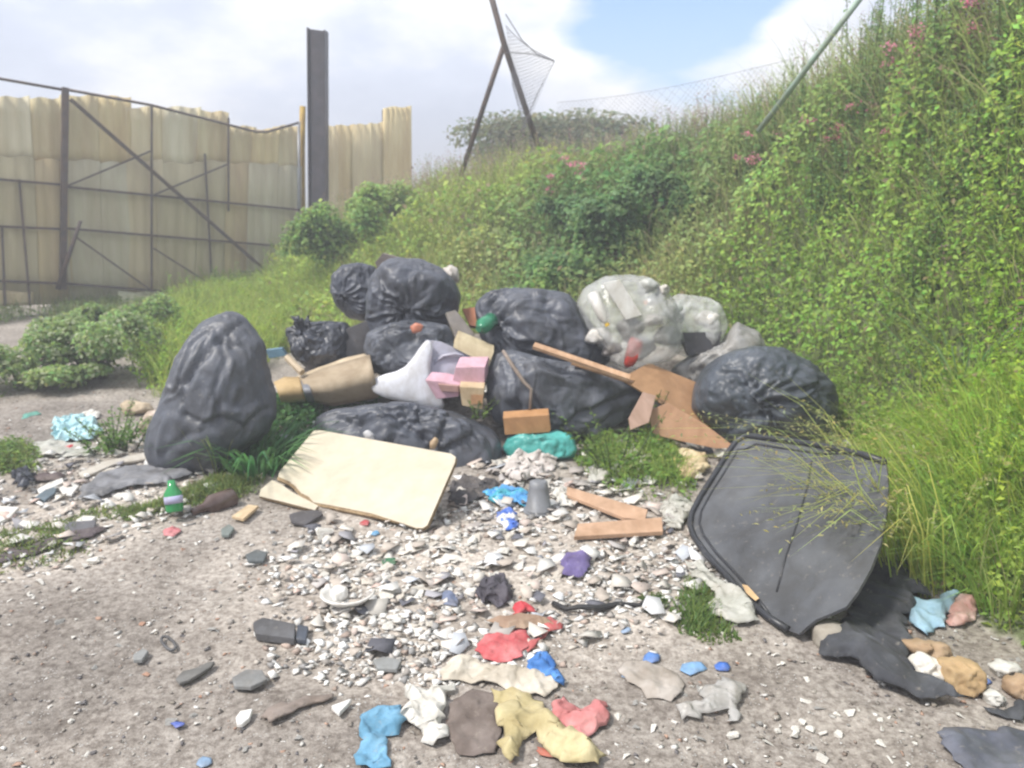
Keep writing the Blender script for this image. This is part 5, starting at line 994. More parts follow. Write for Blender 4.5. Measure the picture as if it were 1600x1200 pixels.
# paper and plastic flakes trodden into the rubble
def flakes(name, n_, sel, region, seed, cols, s0, s1):
    r = np.random.default_rng(seed); x = r.uniform(region[0], region[1], n_*6); y = r.uniform(region[2], region[3], n_*6); k = sel(x, y); x, y = x[k][:n_], y[k][:n_]; n = len(x)
    s = s0+(s1-s0)*r.random(n)**2; a = r.uniform(0, 6.28, n); z = gz(x, y)+.012; V = np.zeros((n, 5, 3))
    for j, (px, py) in enumerate(((-1, -.6), (.9, -.8), (1.1, .3), (.1, 1), (-.9, .6))):
        jx, jy = px*r.uniform(.6, 1.2, n)*s, py*r.uniform(.5, 1.1, n)*s
        V[:, j, 0] = x+jx*np.cos(a)-jy*np.sin(a); V[:, j, 1] = y+jx*np.sin(a)+jy*np.cos(a); V[:, j, 2] = z+r.uniform(-.006, .028, n)*(s/s1+.3)
    F = (np.arange(n)[:, None, None]*5+np.array(((0, 1, 2), (0, 2, 3), (0, 3, 4)))[None]).reshape(-1, 3)
    c = np.array(cols)[r.integers(len(cols), size=n)]*r.uniform(.8, 1.1, (n, 1)); o = link_mesh(name, V.reshape(-1, 3), F, TINT, None, False, np.repeat(c, 5, 0), origin=(0, 0, 0)); solid(o, .0015); return tag(o, kind='stuff')
fc = [(.70, .68, .64), (.62, .58, .52), (.50, .44, .38), (.62, .52, .46), (.42, .38, .35), (.74, .73, .70), (.55, .52, .47), (.66, .64, .60), (.48, .42, .36), (.70, .68, .64), (.62, .58, .52), (.50, .44, .38), (.66, .62, .56), (.40, .37, .34), (.70, .68, .64), (.62, .58, .52), (.50, .44, .38), (.60, .46, .40), (.36, .35, .37), (.76, .76, .76), (.45, .47, .50), (.45, .42, .40), (.66, .62, .56), (.14, .14, .16)]
flakes('litter', 420, lambda x, y: near_poly(x, y, RUBBLE1, .25) > .5, (-1.3, 1.2, 2.2, 4.8), 8, fc, .012, .05)
flakes('litter', 300, lambda x, y: near_poly(x, y, RUBBLE2, .2) > .4, (-4.2, -1, 2.4, 5.6), 9, fc, .012, .05)
PILEZ = pxpoly([(430, 640), (800, 600), (1000, 650), (1120, 700), (1080, 800), (900, 800), (700, 770), (480, 700)])
flakes('litter', 420, lambda x, y: in_poly(x, y, PILEZ), (-2, 2, 3, 6.6), 10, fc, .015, .06)
# ================================================================== VEGETATION
def leaves(P, Nrm, size, col, r, wid=.55, droop=.3, fold=.25):
    """four-cornered folded leaves at P, faces roughly along Nrm"""
    n = len(P); size = np.broadcast_to(size, (n,))[:, None]
    nn = Nrm+r.normal(0, .45, (n, 3)); nn /= np.linalg.norm(nn, axis=1)[:, None]
    t = r.normal(0, 1, (n, 3)); t -= nn*(t*nn).sum(1)[:, None]; t /= np.linalg.norm(t, axis=1)[:, None]; s = np.cross(nn, t)
    w = wid*r.uniform(.8, 1.2, (n, 1)); V = np.empty((n, 4, 3))
    V[:, 0] = P-t*size*.5; V[:, 2] = P+t*size*.5-nn*size*droop*.5; V[:, 1] = P+s*size*w*.5+nn*size*fold*.25; V[:, 3] = P-s*size*w*.5+nn*size*fold*.25
    F = np.arange(n)[:, None]*4+np.array((0, 1, 2, 0, 2, 3))[None]
    return V.reshape(-1, 3), F.reshape(-1, 3), np.repeat(col, 4, 0)
def blades(P, D, L, wd, bend, col, r, az=None):
    """grass blades: base P, direction D, length L, curving over by bend"""
    n = len(P); L = np.broadcast_to(L, (n,))[:, None]; wd = np.broadcast_to(wd, (n,))[:, None]; bend = np.broadcast_to(bend, (n,))[:, None]
    a = r.uniform(0, 6.283, n) if az is None else az; h = np.stack([np.cos(a), np.sin(a), np.zeros(n)], 1); s = np.stack([-np.sin(a), np.cos(a), np.zeros(n)], 1)
    f = s*r.choice((-1, 1), (n, 1))*.9+h*.3
    V = np.empty((n, 7, 3)); q = P
    for k, (t, w) in enumerate(((0, 1), (.38, .9), (.72, .6))):
        c = P+D*L*t+h*L*bend*t*t-np.array((0, 0, 1))*L*bend*.35*t**3
        V[:, 2*k] = c-f*wd*w*.5; V[:, 2*k+1] = c+f*wd*w*.5
    V[:, 6] = P+D*L+h*L*bend-np.array((0, 0, 1))*L*bend*.45
    F = np.arange(n)[:, None]*7+np.array((0, 1, 3, 0, 3, 2, 2, 3, 5, 2, 5, 4, 4, 5, 6))[None]
    return V.reshape(-1, 3), F.reshape(-1, 3), np.repeat(col, 7, 0)
class Veg:
    def __init__(s): s.V = []; s.F = []; s.C = []; s.k = 0
    def add(s, t):
        V, F, C = t; s.V.append(V); s.F.append(F+s.k); s.C.append(C); s.k += len(V); return s
    def addtube(s, P, r_, col, n=4):
        V, F = tube(P, r_, n, False); F = np.array(F); F = np.concatenate([F[:, :3], F[:, [0, 2, 3]]]); return s.add((V, F, np.repeat(np.array(col)[None], len(V), 0)))
    def build(s, name, parent=None, kind=None, origin=None):
        o = link_mesh(name, np.concatenate(s.V), np.concatenate(s.F), LEAF, parent, False, np.clip(np.concatenate(s.C), 0, 1), origin=origin)
        return tag(o, kind=kind)
def nrm(x, y, e=.06):
    gx = (gz(x+e, y)-gz(x-e, y))/(2*e); gy = (gz(x, y+e)-gz(x, y-e))/(2*e); n = np.stack([-gx, -gy, np.ones_like(gx)], 1); return n/np.linalg.norm(n, axis=1)[:, None]
def vary(c, n, r, v=.22, h=.12):
    c = np.array(c, float); f = 1+r.normal(0, v, (n, 1)); k = np.clip(f, .45, 1.7)*c; k[:, 0] *= 1+r.normal(0, h, n); k[:, 2] *= 1+r.normal(0, h, n); return np.clip(k, .004, .8)
def zone(u, v, rx, ry=None):
    p = hit(u, v); return p[0], p[1], rx, ry or rx
def zw(x, y, z): return np.exp(-(((x-z[0])/z[2])**2+((y-z[1])/z[3])**2))
r = np.random.default_rng(21)
def bank_points(n, ymax=13.5):
    x = r.uniform(-4.6, 5.2, n*4); y = r.uniform(.3, ymax, n*4)
    inside = in_poly(x, y, FOOT+FAR); dc, _ = poly_dist(x, y, CREST); inc = in_poly(x, y, CREST+FAR)
    ok = inside & (~inc | (dc < 1.0)) & (np.abs(x) < y*.74+1.4)
    x, y = x[ok], y[ok]; nz = nrm(x, y)[:, 2]; w = 1/np.clip(nz, .25, 1); w *= np.clip(6.5/np.hypot(x, y), .35, 1.7); k = r.random(len(x)) < w/w.max(); x, y = x[k][:n], y[k][:n]
    return x, y
NET = [zone(880, 400, .9, .8), zone(960, 350, 1.0, .9), zone(1060, 300, .7)]; CLO = [zone(1250, 560, 1.0, 1.2), zone(1450, 480, 1.1, 1.2), zone(1180, 520, .5), zone(1550, 600, .8), zone(1380, 640, .6)]
DRY = [zone(1090, 420, .9), zone(770, 445, .7, .5), zone(1000, 480, .5), zone(700, 300, 1.0)]; TOP = [zone(1400, 200, 1.6, 2.2), zone(1250, 250, 1.3), zone(1550, 120, 1.6)]
C_NET, C_CLO, C_DRY, C_TOP, C_GEN = (.11, .21, .07), (.22, .36, .022), (.33, .35, .14), (.19, .29, .10), (.25, .34, .07)
def bankcol(x, y):
    ws = [sum(zw(x, y, z) for z in Z_) for Z_ in (NET, CLO, DRY, TOP)]; ws = [np.clip(w+.25*n2d(x, y, 1.7, 60+i, 2), 0, 1.6) for i, w in enumerate(ws)]+[np.full_like(x, .45)]
    W = np.stack(ws, 1)**2; W /= W.sum(1)[:, None]; return W@np.array((C_NET, C_CLO, C_DRY, C_TOP, C_GEN)), W
# --- leafy cover, in overlapping mounds
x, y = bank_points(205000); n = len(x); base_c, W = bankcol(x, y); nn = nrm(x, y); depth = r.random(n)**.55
hgt = .10+.42*np.clip(n2d(x, y, 2.1, 71, 3)+.45, 0, 1.2)+.10*np.clip(n2d(x, y, 6.5, 72, 2)+.3, 0, 1); hgt *= (1-.45*W[:, 2]-.15*W[:, 4]); dk_hole = zw(x, y, zone(1360, 390, .22)); hgt *= 1-.8*dk_hole
df, _ = poly_dist(x, y, FOOT); hgt *= np.clip(df/.3+.15, 0, 1)
up = nn*.75+np.array((0, 0, .45)); up /= np.linalg.norm(up, axis=1)[:, None]
P = np.stack([x, y, gz(x, y)], 1)+up*(hgt*depth)[:, None]+r.normal(0, .012, (n, 3))
keep = r.random(n) > .40*W[:, 2]+.35*dk_hole+.25*W[:, 4]-.2*W[:, 1]
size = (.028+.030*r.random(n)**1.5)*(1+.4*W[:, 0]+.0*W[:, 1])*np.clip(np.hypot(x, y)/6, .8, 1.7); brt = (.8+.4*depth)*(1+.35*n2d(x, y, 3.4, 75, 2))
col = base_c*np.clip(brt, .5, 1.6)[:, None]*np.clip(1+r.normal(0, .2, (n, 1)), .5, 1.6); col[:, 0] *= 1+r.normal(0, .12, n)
dry = r.random(n) < .035; col[dry] = np.array((.26, .20, .11))*r.uniform(.6, 1.1, (dry.sum(), 1))
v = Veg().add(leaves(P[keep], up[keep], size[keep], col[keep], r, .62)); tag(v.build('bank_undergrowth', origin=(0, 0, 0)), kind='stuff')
# --- grass over the bank
x, y = bank_points(150000); n = len(x); base_c, W = bankcol(x, y); dc, _ = poly_dist(x, y, CREST); cr = np.exp(-(dc/.55)**2)
keep = r.random(n) < (.40+.9*W[:, 2]+.3*W[:, 4]+.8*cr-.45*W[:, 1]); x, y, base_c, W, cr = x[keep], y[keep], base_c[keep], W[keep], cr[keep]; n = len(x); nn = nrm(x, y)
L = (.14+.30*r.random(n)**1.3)*(1+.6*cr)*(1+.3*W[:, 3]); D = nn*.5+np.array((0, 0, .9))+r.normal(0, .25, (n, 3)); D /= np.linalg.norm(D, axis=1)[:, None]
col = base_c*.5+np.array((.34, .37, .15))*.5; col = col*np.clip(1+r.normal(0, .25, (n, 1)), .4, 1.7); k = r.random(n) < .22+.2*W[:, 2]; col[k] = np.array((.42, .37, .22))*r.uniform(.6, 1.1, (k.sum(), 1))
v = Veg().add(blades(np.stack([x, y, gz(x, y)], 1), D, L, .006*np.clip(np.hypot(x, y)/5, .8, 1.6), r.uniform(.1, .7, n), col, r)); v.build('bank_grass', kind='stuff', origin=(0, 0, 0))
# --- upright weed stems all over the bank, small leaves up each stem
x, y = bank_points(6500); n = len(x); base_c, W = bankcol(x, y); nn = nrm(x, y); Hs = r.uniform(.22, .58, n)*(1-.4*W[:, 1]); D = nn*.45+np.array((0, 0, .85))+r.normal(0, .16, (n, 3)); D /= np.linalg.norm(D, axis=1)[:, None]; P0 = np.stack([x, y, gz(x, y)], 1)
v = Veg().add(blades(P0, D, Hs, .006, .08, base_c*.9, r)); m = 22; tt = np.tile(np.linspace(.25, 1.0, m), n); Pq = np.repeat(P0, m, 0)+np.repeat(D*Hs[:, None], m, 0)*tt[:, None]+r.normal(0, .014, (n*m, 3))
hue = np.array(((1, 1, 1), (1.25, 1.1, .9), (.8, .95, 1.0), (1.3, 1.0, 1.1)))[r.choice(4, n, p=(.45, .25, .22, .08))]*r.uniform(.75, 1.25, (n, 1))
v.add(leaves(Pq, np.tile((0, -.2, 1.), (n*m, 1)), np.repeat(r.uniform(.020, .042, n), m)*(1.2-.5*tt), np.repeat(base_c*hue, m, 0)*r.uniform(.8, 1.2, (n*m, 1)), r, .5)); v.build('bank_weeds', kind='stuff', origin=(0, 0, 0))
# --- thin dry stalks with seed heads along the crest
v = Veg(); cx = []
for i in range(1700):
    k_ = r.integers(1, len(CREST)-2); t = r.random(); a, b = np.array(CREST[k_][:2]), np.array(CREST[k_+1][:2]); p = a*(1-t)+b*t+r.normal(0, .35, 2); cx.append(p)
cx = np.array(cx); cx = cx[np.abs(cx[:, 0]) < cx[:, 1]*.72+1]; z = gz(cx[:, 0], cx[:, 1]); n = len(cx); Hs = r.uniform(.3, .66, n); P0 = np.column_stack([cx, z]); D = np.column_stack([r.normal(0, .12, (n, 2)), np.ones(n)])
stem_c = np.array(((.36, .31, .21), (.22, .26, .12), (.32, .23, .20)))[r.integers(3, size=n)]
v.add(blades(P0, D, Hs, .006, .12, stem_c, r))
rep = 16; tt = np.tile(np.linspace(.62, 1.02, rep), n); Pq = np.repeat(P0, rep, 0)+np.repeat(D*Hs[:, None], rep, 0)*tt[:, None]+r.normal(0, .012, (n*rep, 3)); pc = np.repeat(np.array(((.36, .30, .20), (.32, .20, .20), (.20, .24, .11)))[r.integers(3, size=n)], rep, 0)*r.uniform(.6, 1.2, (n*rep, 1))
v.add(leaves(Pq, np.tile((0, 0, 1.), (n*rep, 1)), .026, pc, r, .45)); v.build('seeding_grass', kind='stuff', origin=(0, 0, 0))
# --- weedy patches on the flat (outline in photo points, kind, density)
def patch(poly, n_, hgt_, size_, colr, grass=.5, gl=.2, gcol=(.13, .17, .05), name='weeds', seed=0, wide=.6):
    rp_ = np.random.default_rng(seed); Pp = pxpoly(poly); xs_, ys_ = zip(*Pp); x = rp_.uniform(min(xs_), max(xs_), n_*6); y = rp_.uniform(min(ys_), max(ys_), n_*6)
    dd, _ = poly_dist(x, y, Pp+[Pp[0]]); ins = in_poly(x, y, Pp); edge = np.where(ins, np.clip(dd/.12, 0, 1), 0); k = ins & (rp_.random(len(x)) < (.35+.65*edge)*np.clip(.75+n2d(x, y, 3, seed, 2)*1.6, .05, 1)); x, y, edge = x[k][:n_], y[k][:n_], edge[k][:n_]; n = len(x)
    v = Veg(); ng = int(n*grass); hh = hgt_*(.5+.8*np.clip(n2d(x, y, 3.5, seed+3, 2)+.4, 0, 1.2))*(.3+.7*edge); dep = rp_.random(n)**.6; P = np.stack([x, y, gz(x, y)+hh*dep], 1)
    if ng < n: v.add(leaves(P[ng:], np.tile((0, 0, 1.), (n-ng, 1)), size_*rp_.uniform(.7, 1.3, n-ng), vary(colr, n-ng, rp_), rp_, wide))
    if ng: D = np.column_stack([rp_.normal(0, .25, (ng, 2)), np.ones(ng)]); v.add(blades(np.stack([x, y, gz(x, y)], 1)[:ng], D, gl*rp_.uniform(.4, 1.2, ng)*(.35+.65*edge[:ng]), .006, rp_.uniform(.1, .8, ng), vary(gcol, ng, rp_), rp_))
    return v.build(name, kind='stuff', origin=(0, 0, 0))
patch([(232, 622), (215, 560), (250, 495), (330, 462), (400, 440), (520, 385), (620, 385), (560, 470), (470, 520), (450, 545), (400, 590), (300, 600), (270, 625)], 34000, .34, .038, (.22, .33, .05), .5, .46, (.28, .36, .08), seed=1)
patch([(500, 400), (640, 370), (760, 395), (740, 470), (600, 500), (520, 470)], 12000, .26, .04, (.20, .28, .07), .5, .42, (.28, .33, .11), seed=2)
patch([(340, 740), (360, 690), (420, 645), (470, 620), (600, 630), (520, 660), (470, 700), (430, 738)], 3500, .14, .055, (.07, .17, .05), .3, .18, (.08, .17, .06), seed=3, wide=.7)
patch([(120, 800), (230, 790), (330, 745), (420, 745), (400, 775), (280, 800), (200, 815), (130, 812)], 3600, .05, .02, (.14, .20, .055), .5, .08, (.17, .22, .07), seed=4)
patch([(0, 700), (50, 690), (70, 715), (60, 740), (0, 745), (-60, 750), (-60, 700)], 1800, .09, .028, (.14, .22, .055), .4, .12, seed=5)
patch([(-40, 830), (60, 820), (150, 800), (140, 870), (40, 895), (-40, 900)], 1200, .04, .018, (.16, .22, .065), .5, .06, seed=6)
patch([(895, 720), (930, 680), (1000, 660), (1050, 690), (1090, 740), (1085, 790), (1010, 795), (930, 760)], 3000, .12, .035, (.17, .28, .055), .35, .16, (.22, .31, .075), seed=7)
patch([(1045, 960), (1075, 900), (1110, 920), (1135, 970), (1160, 1000), (1110, 1010), (1060, 990)], 1100, .04, .02, (.12, .19, .045), .6, .09, (.14, .21, .06), seed=8)
patch([(995, 935), (1035, 925), (1045, 950), (1010, 960)], 350, .03, .02, (.07, .12, .04), .4, .05, seed=9)
patch([(1330, 690), (1400, 640), (1600, 640), (1800, 760), (1800, 1060), (1600, 990), (1480, 930), (1420, 880), (1390, 800)], 9000, .22, .035, (.22, .37, .04), .5, .32, (.30, .41, .09), seed=10, name='long_grass')
patch([(1390, 690), (1500, 600), (1700, 600), (1900, 900), (1650, 960), (1500, 880), (1420, 780)], 6000, .2, .035, (.23, .38, .04), .5, .36, (.31, .42, .09), seed=11, name='long_grass')
patch([(-100, 470), (0, 490), (180, 480), (480, 450), (480, 475), (230, 520), (60, 500), (-100, 520)], 9000, .2, .045, (.13, .20, .06), .4, .3, seed=12)
patch([(-300, 560), (60, 600), (0, 640), (-300, 660)], 1200, .06, .03, (.09, .14, .03), .5, .08, seed=13)
x = r.uniform(-40, 40, 26000); y = r.uniform(12.6, 50, 26000); k = ~in_poly(x, y, FOOT+FAR) | (y > 14); x, y = x[k], y[k]; n = len(x)
Veg().add(blades(np.stack([x, y, land(x, y)], 1), np.column_stack([r.normal(0, .2, (n, 2)), np.ones(n)]), r.uniform(.2, .6, n), .03, .3, vary((.13, .16, .05), n, r), r)).build('field_grass', kind='stuff', origin=(0, 0, 0))

# --- individual plants
def weed_plant(p, H, nst, nleaf, lsize, lcol, seed, label, spread=.16, flower=None, name='leafy_weed', group=None, wide=.5, scol=(.09, .12, .05), cat='weed', lean=.15, fl_n=26, fl_r=.035):
    rp_ = np.random.default_rng(seed); root = thing(name, tuple(p), label, cat, group); st = Veg(); lf = Veg(); fl = Veg()
    for i in range(nst):
        a = rp_.uniform(0, 6.28); d = np.array((math.cos(a)*lean*rp_.uniform(.2, 1.4), math.sin(a)*lean*rp_.uniform(.2, 1.4), 1)); b = np.asarray(p)+np.array((math.cos(a), math.sin(a), 0))*spread*rp_.random(); h = H*rp_.uniform(.65, 1.1)
        pts = [b+d*h*t+np.array((d[0], d[1], 0))*h*.5*t*t for t in (0, .35, .7, 1)]; st.addtube(pts, [.0045, .004, .003, .002], scol)
        t = rp_.uniform(.08, 1, nleaf); Pq = np.array([b+d*h*q+np.array((d[0], d[1], 0))*h*.5*q*q for q in t]); off = rp_.normal(0, 1, (nleaf, 3)); off[:, 2] = np.abs(off[:, 2])*.3; off /= np.linalg.norm(off, axis=1)[:, None]
        sz = lsize*(1.15-.6*t); lf.add(leaves(Pq+off*(sz*.55)[:, None], np.tile((0, 0, 1.), (nleaf, 1))+off*.3, sz, vary(lcol, nleaf, rp_), rp_, wide))
        if flower is not None and rp_.random() < .8:
            q = pts[-1]+rp_.normal(0, fl_r, (fl_n, 3))*np.array((1, 1, .8)); fl.add(leaves(q, np.tile((0, 0, 1.), (fl_n, 1)), .022, vary(flower, fl_n, rp_, .2, .08), rp_, .8))
    st.build('stems', root); lf.build('foliage', root, 'stuff')
    if fl.V: fl.build('flowers', root, 'stuff')
    return root
def bankpt(u, v):
    p = hit(u, v); return p
valer = [(1388, 150, .55, 7), (1480, 60, .5, 6), (1325, 200, .45, 4), (1275, 262, .42, 4), (1180, 262, .4, 4), (890, 290, .5, 5), (1350, 235, .35, 3), (1160, 285, .35, 3), (1540, 95, .45, 4), (860, 305, .4, 3)]
places = ['tallest pink-flowered plant high on the right bank', 'pink-flowered plant at the very top of the bank by the upper edge', 'pink-flowered plant just left of the tallest one', 'pink-flowered plant halfway down the upper right bank', 'pink-flowered plant where the bank top dips, right of the netting',
          'pink-flowered plant near the foot of the pole frame', 'low pink-flowered plant below the tallest one', 'small pale pink-flowered plant left of the dip in the bank', 'pink-flowered plant at the top right of the frame', 'small pink-flowered plant left beside the pole frame\'s foot']
for i, ((u, v_, H, ns), lab) in enumerate(zip(valer, places)):
    q = bankpt(u, min(v_+90, 420) if v_ < 240 else v_+55)
    weed_plant(q, H*1.35, ns+2, 34, .055, (.16, .27, .09), 200+i, lab, .10, (.62, .22, .32), 'pink_flowered_plant', 'pink-flowered plants on the bank', .42, (.2, .14, .1), 'flowering plant', .12, 30, .022)
# tall leafy stems standing on the crest to the right (a group of lookalikes)
protos = [weed_plant(bankpt(1300+60*i, 240), .62+.06*i, 6, 46, .05, (.16, .27, .10), 230+i, 'tall leafy weed in the dense stand on top of the right bank', .14, None, 'leafy_weed', 'tall leafy weeds on the bank top', .42, (.12, .14, .06), 'weed', .07) for i in range(4)]
protos += [weed_plant(bankpt(1220, 200+10*i), .6, 7, 26, .035, (.13, .11, .07), 240+i, 'tall weed with dull red seed tops in the stand on the right bank', .14, (.20, .10, .10), 'seeding_weed', 'red-topped weeds on the bank top', .4, (.2, .13, .10), 'weed', .10, 12, .03) for i in range(2)]
def copy_tree(o, loc, rz, sc):
    c = o.copy(); COL.objects.link(c); c.location = loc; c.rotation_euler = (0, 0, rz); c.scale = (sc,)*3
    for ch in list(o.children): d = ch.copy(); COL.objects.link(d); d.parent = c
    return c
rr = random.Random(9)
for i in range(125):
    k_ = rr.choice((5, 6, 6, 7, 7, 7)); t = rr.random(); a, b = CREST[k_], CREST[min(k_+1, len(CREST)-1)]; px, py = a[0]*(1-t)+b[0]*t+rr.uniform(-.7, .3), a[1]*(1-t)+b[1]*t+rr.uniform(-.5, .3)
    if py < 2.2: continue
    copy_tree(rr.choice(protos[:4]*4+protos[4:]), (px, py, float(gz(px, py))-.02), rr.uniform(0, 6.28), rr.uniform(.5, .75) if k_ == 5 or py > 6.8 else rr.uniform(.7, 1.25))
# near weeds
weed_plant(hit(180, 705), .24, 16, 36, .045, (.12, .22, .05), 260, 'bushy green weed growing in the rubble left of the tall bag', .13, None, 'bushy_weed', None, .4, cat='weed', lean=.5)
weed_plant(hit(960, 745), .33, 9, 22, .045, (.10, .17, .03), 261, 'yellow-green weed climbing before the brown boards', .12, None, 'bushy_weed', None, .5, cat='weed', lean=.45)
weed_plant(hit(1010, 690), .35, 5, 16, .045, (.12, .17, .03), 262, 'slim weed rising in front of the upper brown board', .05, None, 'slim_weed', None, .5, cat='weed', lean=.25)
weed_plant(hit(905, 700), .16, 9, 20, .04, (.10, .17, .03), 263, 'small weed at the right end of the teal bag', .08, None, 'bushy_weed', None, .5, cat='weed', lean=.6)
weed_plant(hit(745, 655, .2), .12, 5, 12, .03, (.10, .17, .03), 264, 'tiny weed sprig by the pale yellow wood block', .05, None, 'slim_weed', None, .5, cat='weed', lean=.6)
for i, (u, v_, H, lab) in enumerate(((262, 560, .55, 'ragged bright weed just behind the tall bag\'s left side'), (300, 505, .6, 'ragged bright weed halfway between the tall bag and the gate'), (238, 600, .4, 'low ragged weed at the path edge beside the tall bag'), (400, 470, .6, 'ragged weed before the right end of the gate'), (455, 440, .65, 'tall ragged weed nearest the yellow gate post'), (350, 470, .5, 'ragged weed under the gate\'s diagonal brace'))):
    weed_plant(hit(u, v_), H, 12, 32, .055, ((.20, .34, .05), (.22, .34, .06), (.20, .33, .05), (.22, .32, .08), (.20, .30, .08), (.2, .32, .07))[i], 400+i, lab, .22, None, 'ragged_weed', None, .45, (.16, .24, .07), 'weed', .25)
def grass_clump(p, n_, L, wd, c, seed, label, name='grass_clump', spread=.12, bend=(.3, 1.1), cat='grass clump', seeds=False, az=None, azs=1.2):
    rp_ = np.random.default_rng(seed); root = thing(name, tuple(p), label, cat); a = rp_.uniform(0, 6.28, n_); q = spread*np.sqrt(rp_.random(n_)); P = np.asarray(p)+np.stack([np.cos(a)*q, np.sin(a)*q, np.zeros(n_)], 1); P[:, 2] = gz(P[:, 0], P[:, 1])
    az_ = a if az is None else az+rp_.normal(0, azs, n_); Ls = L*rp_.uniform(.5, 1.15, n_); bd = rp_.uniform(*bend, n_)
    D = np.stack([np.cos(az_)*.22, np.sin(az_)*.22, np.ones(n_)], 1); v = Veg().add(blades(P, D, Ls, wd, bd, vary(c, n_, rp_), rp_, az_)); v.build('blades', root, 'stuff')
    if seeds:
        h = np.stack([np.cos(az_), np.sin(az_), np.zeros(n_)], 1); k = np.arange(0, n_, 3); m = 12; tip = []
        for t in np.linspace(.68, 1.0, m): tip.append((P+D*(Ls*t)[:, None]+h*(Ls*bd*t*t)[:, None]-np.array((0, 0, 1))*(Ls*bd*.45*t**3)[:, None])[k])
        tip = np.concatenate(tip); tip += rp_.normal(0, .008, tip.shape); Veg().add(leaves(tip, np.tile((0, 0, 1.), (len(tip), 1)), .024, vary((.30, .30, .12), len(tip), rp_), rp_, .35)).build('seed_heads', root, 'stuff')
    return root
grass_clump(hit(400, 735), 130, .34, .020, (.07, .18, .06), 270, 'clump of broad dark green strappy leaves at the foot of the tall bag', 'strappy_plant', .16, (.5, 1.2), 'plant')
grass_clump(hit(345, 735), 26, .42, .008, (.20, .24, .09), 271, 'few thin pale grass blades in front of the tall bag', 'grass_clump', .12, (.2, .7))
for i, (u, v_, L, az, lab) in enumerate(((1418, 905, .85, 3.35, 'clump of seeding grass arching over the black panel\'s right side'), (1400, 790, .55, 3.3, 'seeding grass bending over the top right of the black panel'), (1440, 880, .5, 2.7, 'clump of grass leaning over the torn black cloth'),
        (1560, 760, .5, None, 'big bright yellow-green grass clump at the right edge'), (1510, 860, .5, None, 'grass clump just above the light blue cloth'), (1590, 930, .45, None, 'lowest grass clump at the right edge of the frame'), (1500, 680, .45, None, 'grass clump below the clover-covered bank'))):
    grass_clump(hit(u, v_), (150, 110, 120, 240, 200, 160, 180)[i], L, .0065, ((.38, .44, .12), (.38, .44, .12), (.24, .37, .08), (.30, .42, .07), (.26, .38, .08), (.25, .38, .08), (.32, .41, .11))[i], 280+i, lab, 'grass_clump', .16, (.3, 1.0), seeds=i in (0, 1, 3), az=az, azs=.6)
grass_clump(hit(1500, 610), 26, .7, .012, (.10, .17, .08), 290, 'spray of long blue-green reed leaves on the lower right bank', 'reed_leaves', .1, (.2, .9), 'plant')
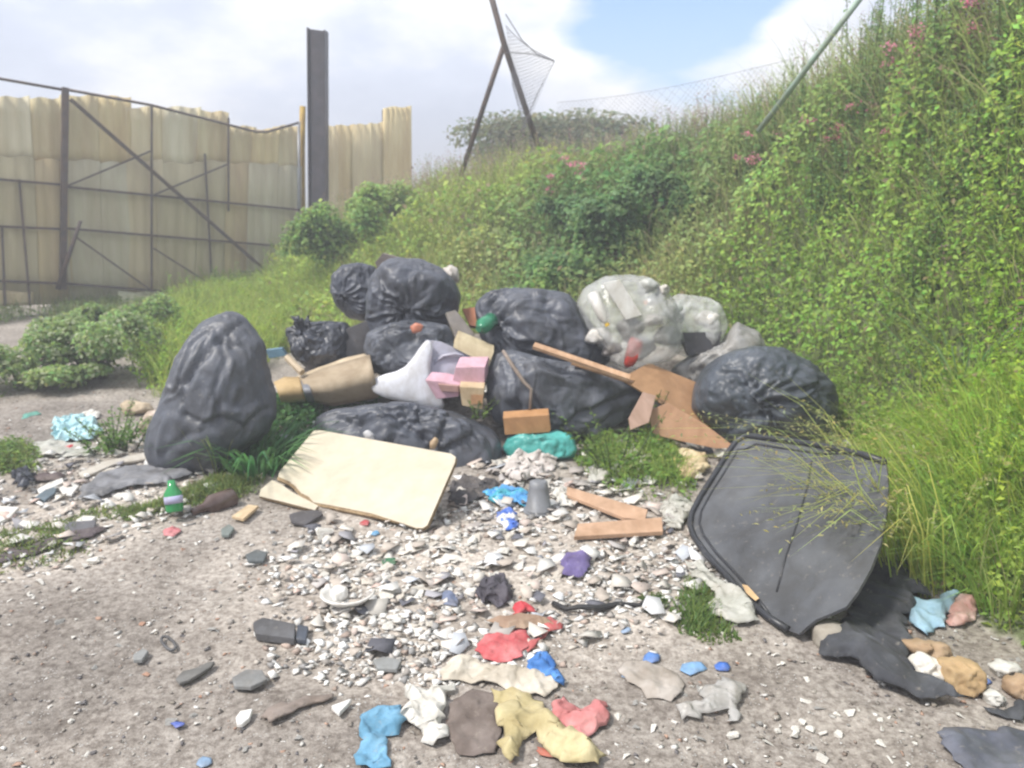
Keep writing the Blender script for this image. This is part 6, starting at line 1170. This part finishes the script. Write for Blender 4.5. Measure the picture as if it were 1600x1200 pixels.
# mounded shrubs by the gate, and the round tree behind
def shrub(c, rad, n_, size_, colr, seed, label, name='low_shrub', cat='shrub', trunk_h=.0, nb=7, tip=None):
    rp_ = np.random.default_rng(seed); c = np.asarray(c, float); root = thing(name, (c[0], c[1], c[2]), label, cat); V = Veg()
    big_ = trunk_h > 0; cl = [(np.array((rp_.uniform(-.95, .95)*rad[0]*(.72 if big_ else 1), rp_.uniform(-.9, .9)*rad[1], rp_.uniform(.0 if big_ else .2, .6 if big_ else .9)*rad[2]+trunk_h)), rp_.uniform(.22, .48)+.12*big_) for _ in range(nb*2)]+[(np.array((0, 0, rad[2]*.3+trunk_h)), .7)]
    per = n_//len(cl)
    for o_, q in cl:
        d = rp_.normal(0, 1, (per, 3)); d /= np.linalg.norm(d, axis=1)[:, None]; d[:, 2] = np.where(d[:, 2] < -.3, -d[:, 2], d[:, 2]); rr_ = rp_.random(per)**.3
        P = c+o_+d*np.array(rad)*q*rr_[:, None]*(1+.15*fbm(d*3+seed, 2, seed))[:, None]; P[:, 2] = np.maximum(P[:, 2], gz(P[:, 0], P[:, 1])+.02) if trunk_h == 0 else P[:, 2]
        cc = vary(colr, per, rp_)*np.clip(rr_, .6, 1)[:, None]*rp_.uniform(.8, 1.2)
        if tip: k = rp_.random(per) < .16; cc[k] = np.array(tip)*rp_.uniform(.7, 1.1, (k.sum(), 1))
        V.add(leaves(P, d*.7+np.array((0, 0, .6)), size_*rp_.uniform(.7, 1.3, per), cc, rp_, .65))
    V.build('crown', root, 'stuff'); s = Veg()
    for i in range(7):
        a = rp_.uniform(0, 6.28); h = (trunk_h+rad[2]*.8); s.addtube([c+np.array((.05*math.cos(a), .05*math.sin(a), -.05)), c+np.array((rad[0]*.25*math.cos(a), rad[1]*.25*math.sin(a), h*.5)), c+np.array((rad[0]*.55*math.cos(a), rad[1]*.55*math.sin(a), h))], [.03+.05*(trunk_h > 0), .02, .008], (.14, .11, .08), 5)
    s.build('trunk' if trunk_h else 'stems', root); return root
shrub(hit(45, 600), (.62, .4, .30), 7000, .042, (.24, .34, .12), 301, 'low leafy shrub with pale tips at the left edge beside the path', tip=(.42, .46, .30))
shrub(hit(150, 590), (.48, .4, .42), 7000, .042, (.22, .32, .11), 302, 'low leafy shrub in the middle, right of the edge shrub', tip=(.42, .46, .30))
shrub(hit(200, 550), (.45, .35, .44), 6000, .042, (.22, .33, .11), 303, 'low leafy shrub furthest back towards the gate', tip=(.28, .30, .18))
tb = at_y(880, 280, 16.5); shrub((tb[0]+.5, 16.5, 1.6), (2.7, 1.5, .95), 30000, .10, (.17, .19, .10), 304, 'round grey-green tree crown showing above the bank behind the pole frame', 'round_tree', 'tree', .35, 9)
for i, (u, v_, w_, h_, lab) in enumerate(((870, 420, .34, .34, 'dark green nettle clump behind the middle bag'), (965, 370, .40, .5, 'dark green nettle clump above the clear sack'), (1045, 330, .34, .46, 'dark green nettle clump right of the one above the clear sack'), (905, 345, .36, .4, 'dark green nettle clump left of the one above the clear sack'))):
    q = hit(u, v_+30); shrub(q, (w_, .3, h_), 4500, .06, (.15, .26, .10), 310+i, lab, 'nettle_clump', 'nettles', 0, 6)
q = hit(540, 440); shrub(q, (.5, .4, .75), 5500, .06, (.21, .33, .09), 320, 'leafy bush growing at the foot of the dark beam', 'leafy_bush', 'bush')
q = hit(600, 380); shrub(q, (.45, .35, .6), 4500, .06, (.24, .34, .10), 321, 'yellow-green bush covering the end of the far fence', 'leafy_bush', 'bush')
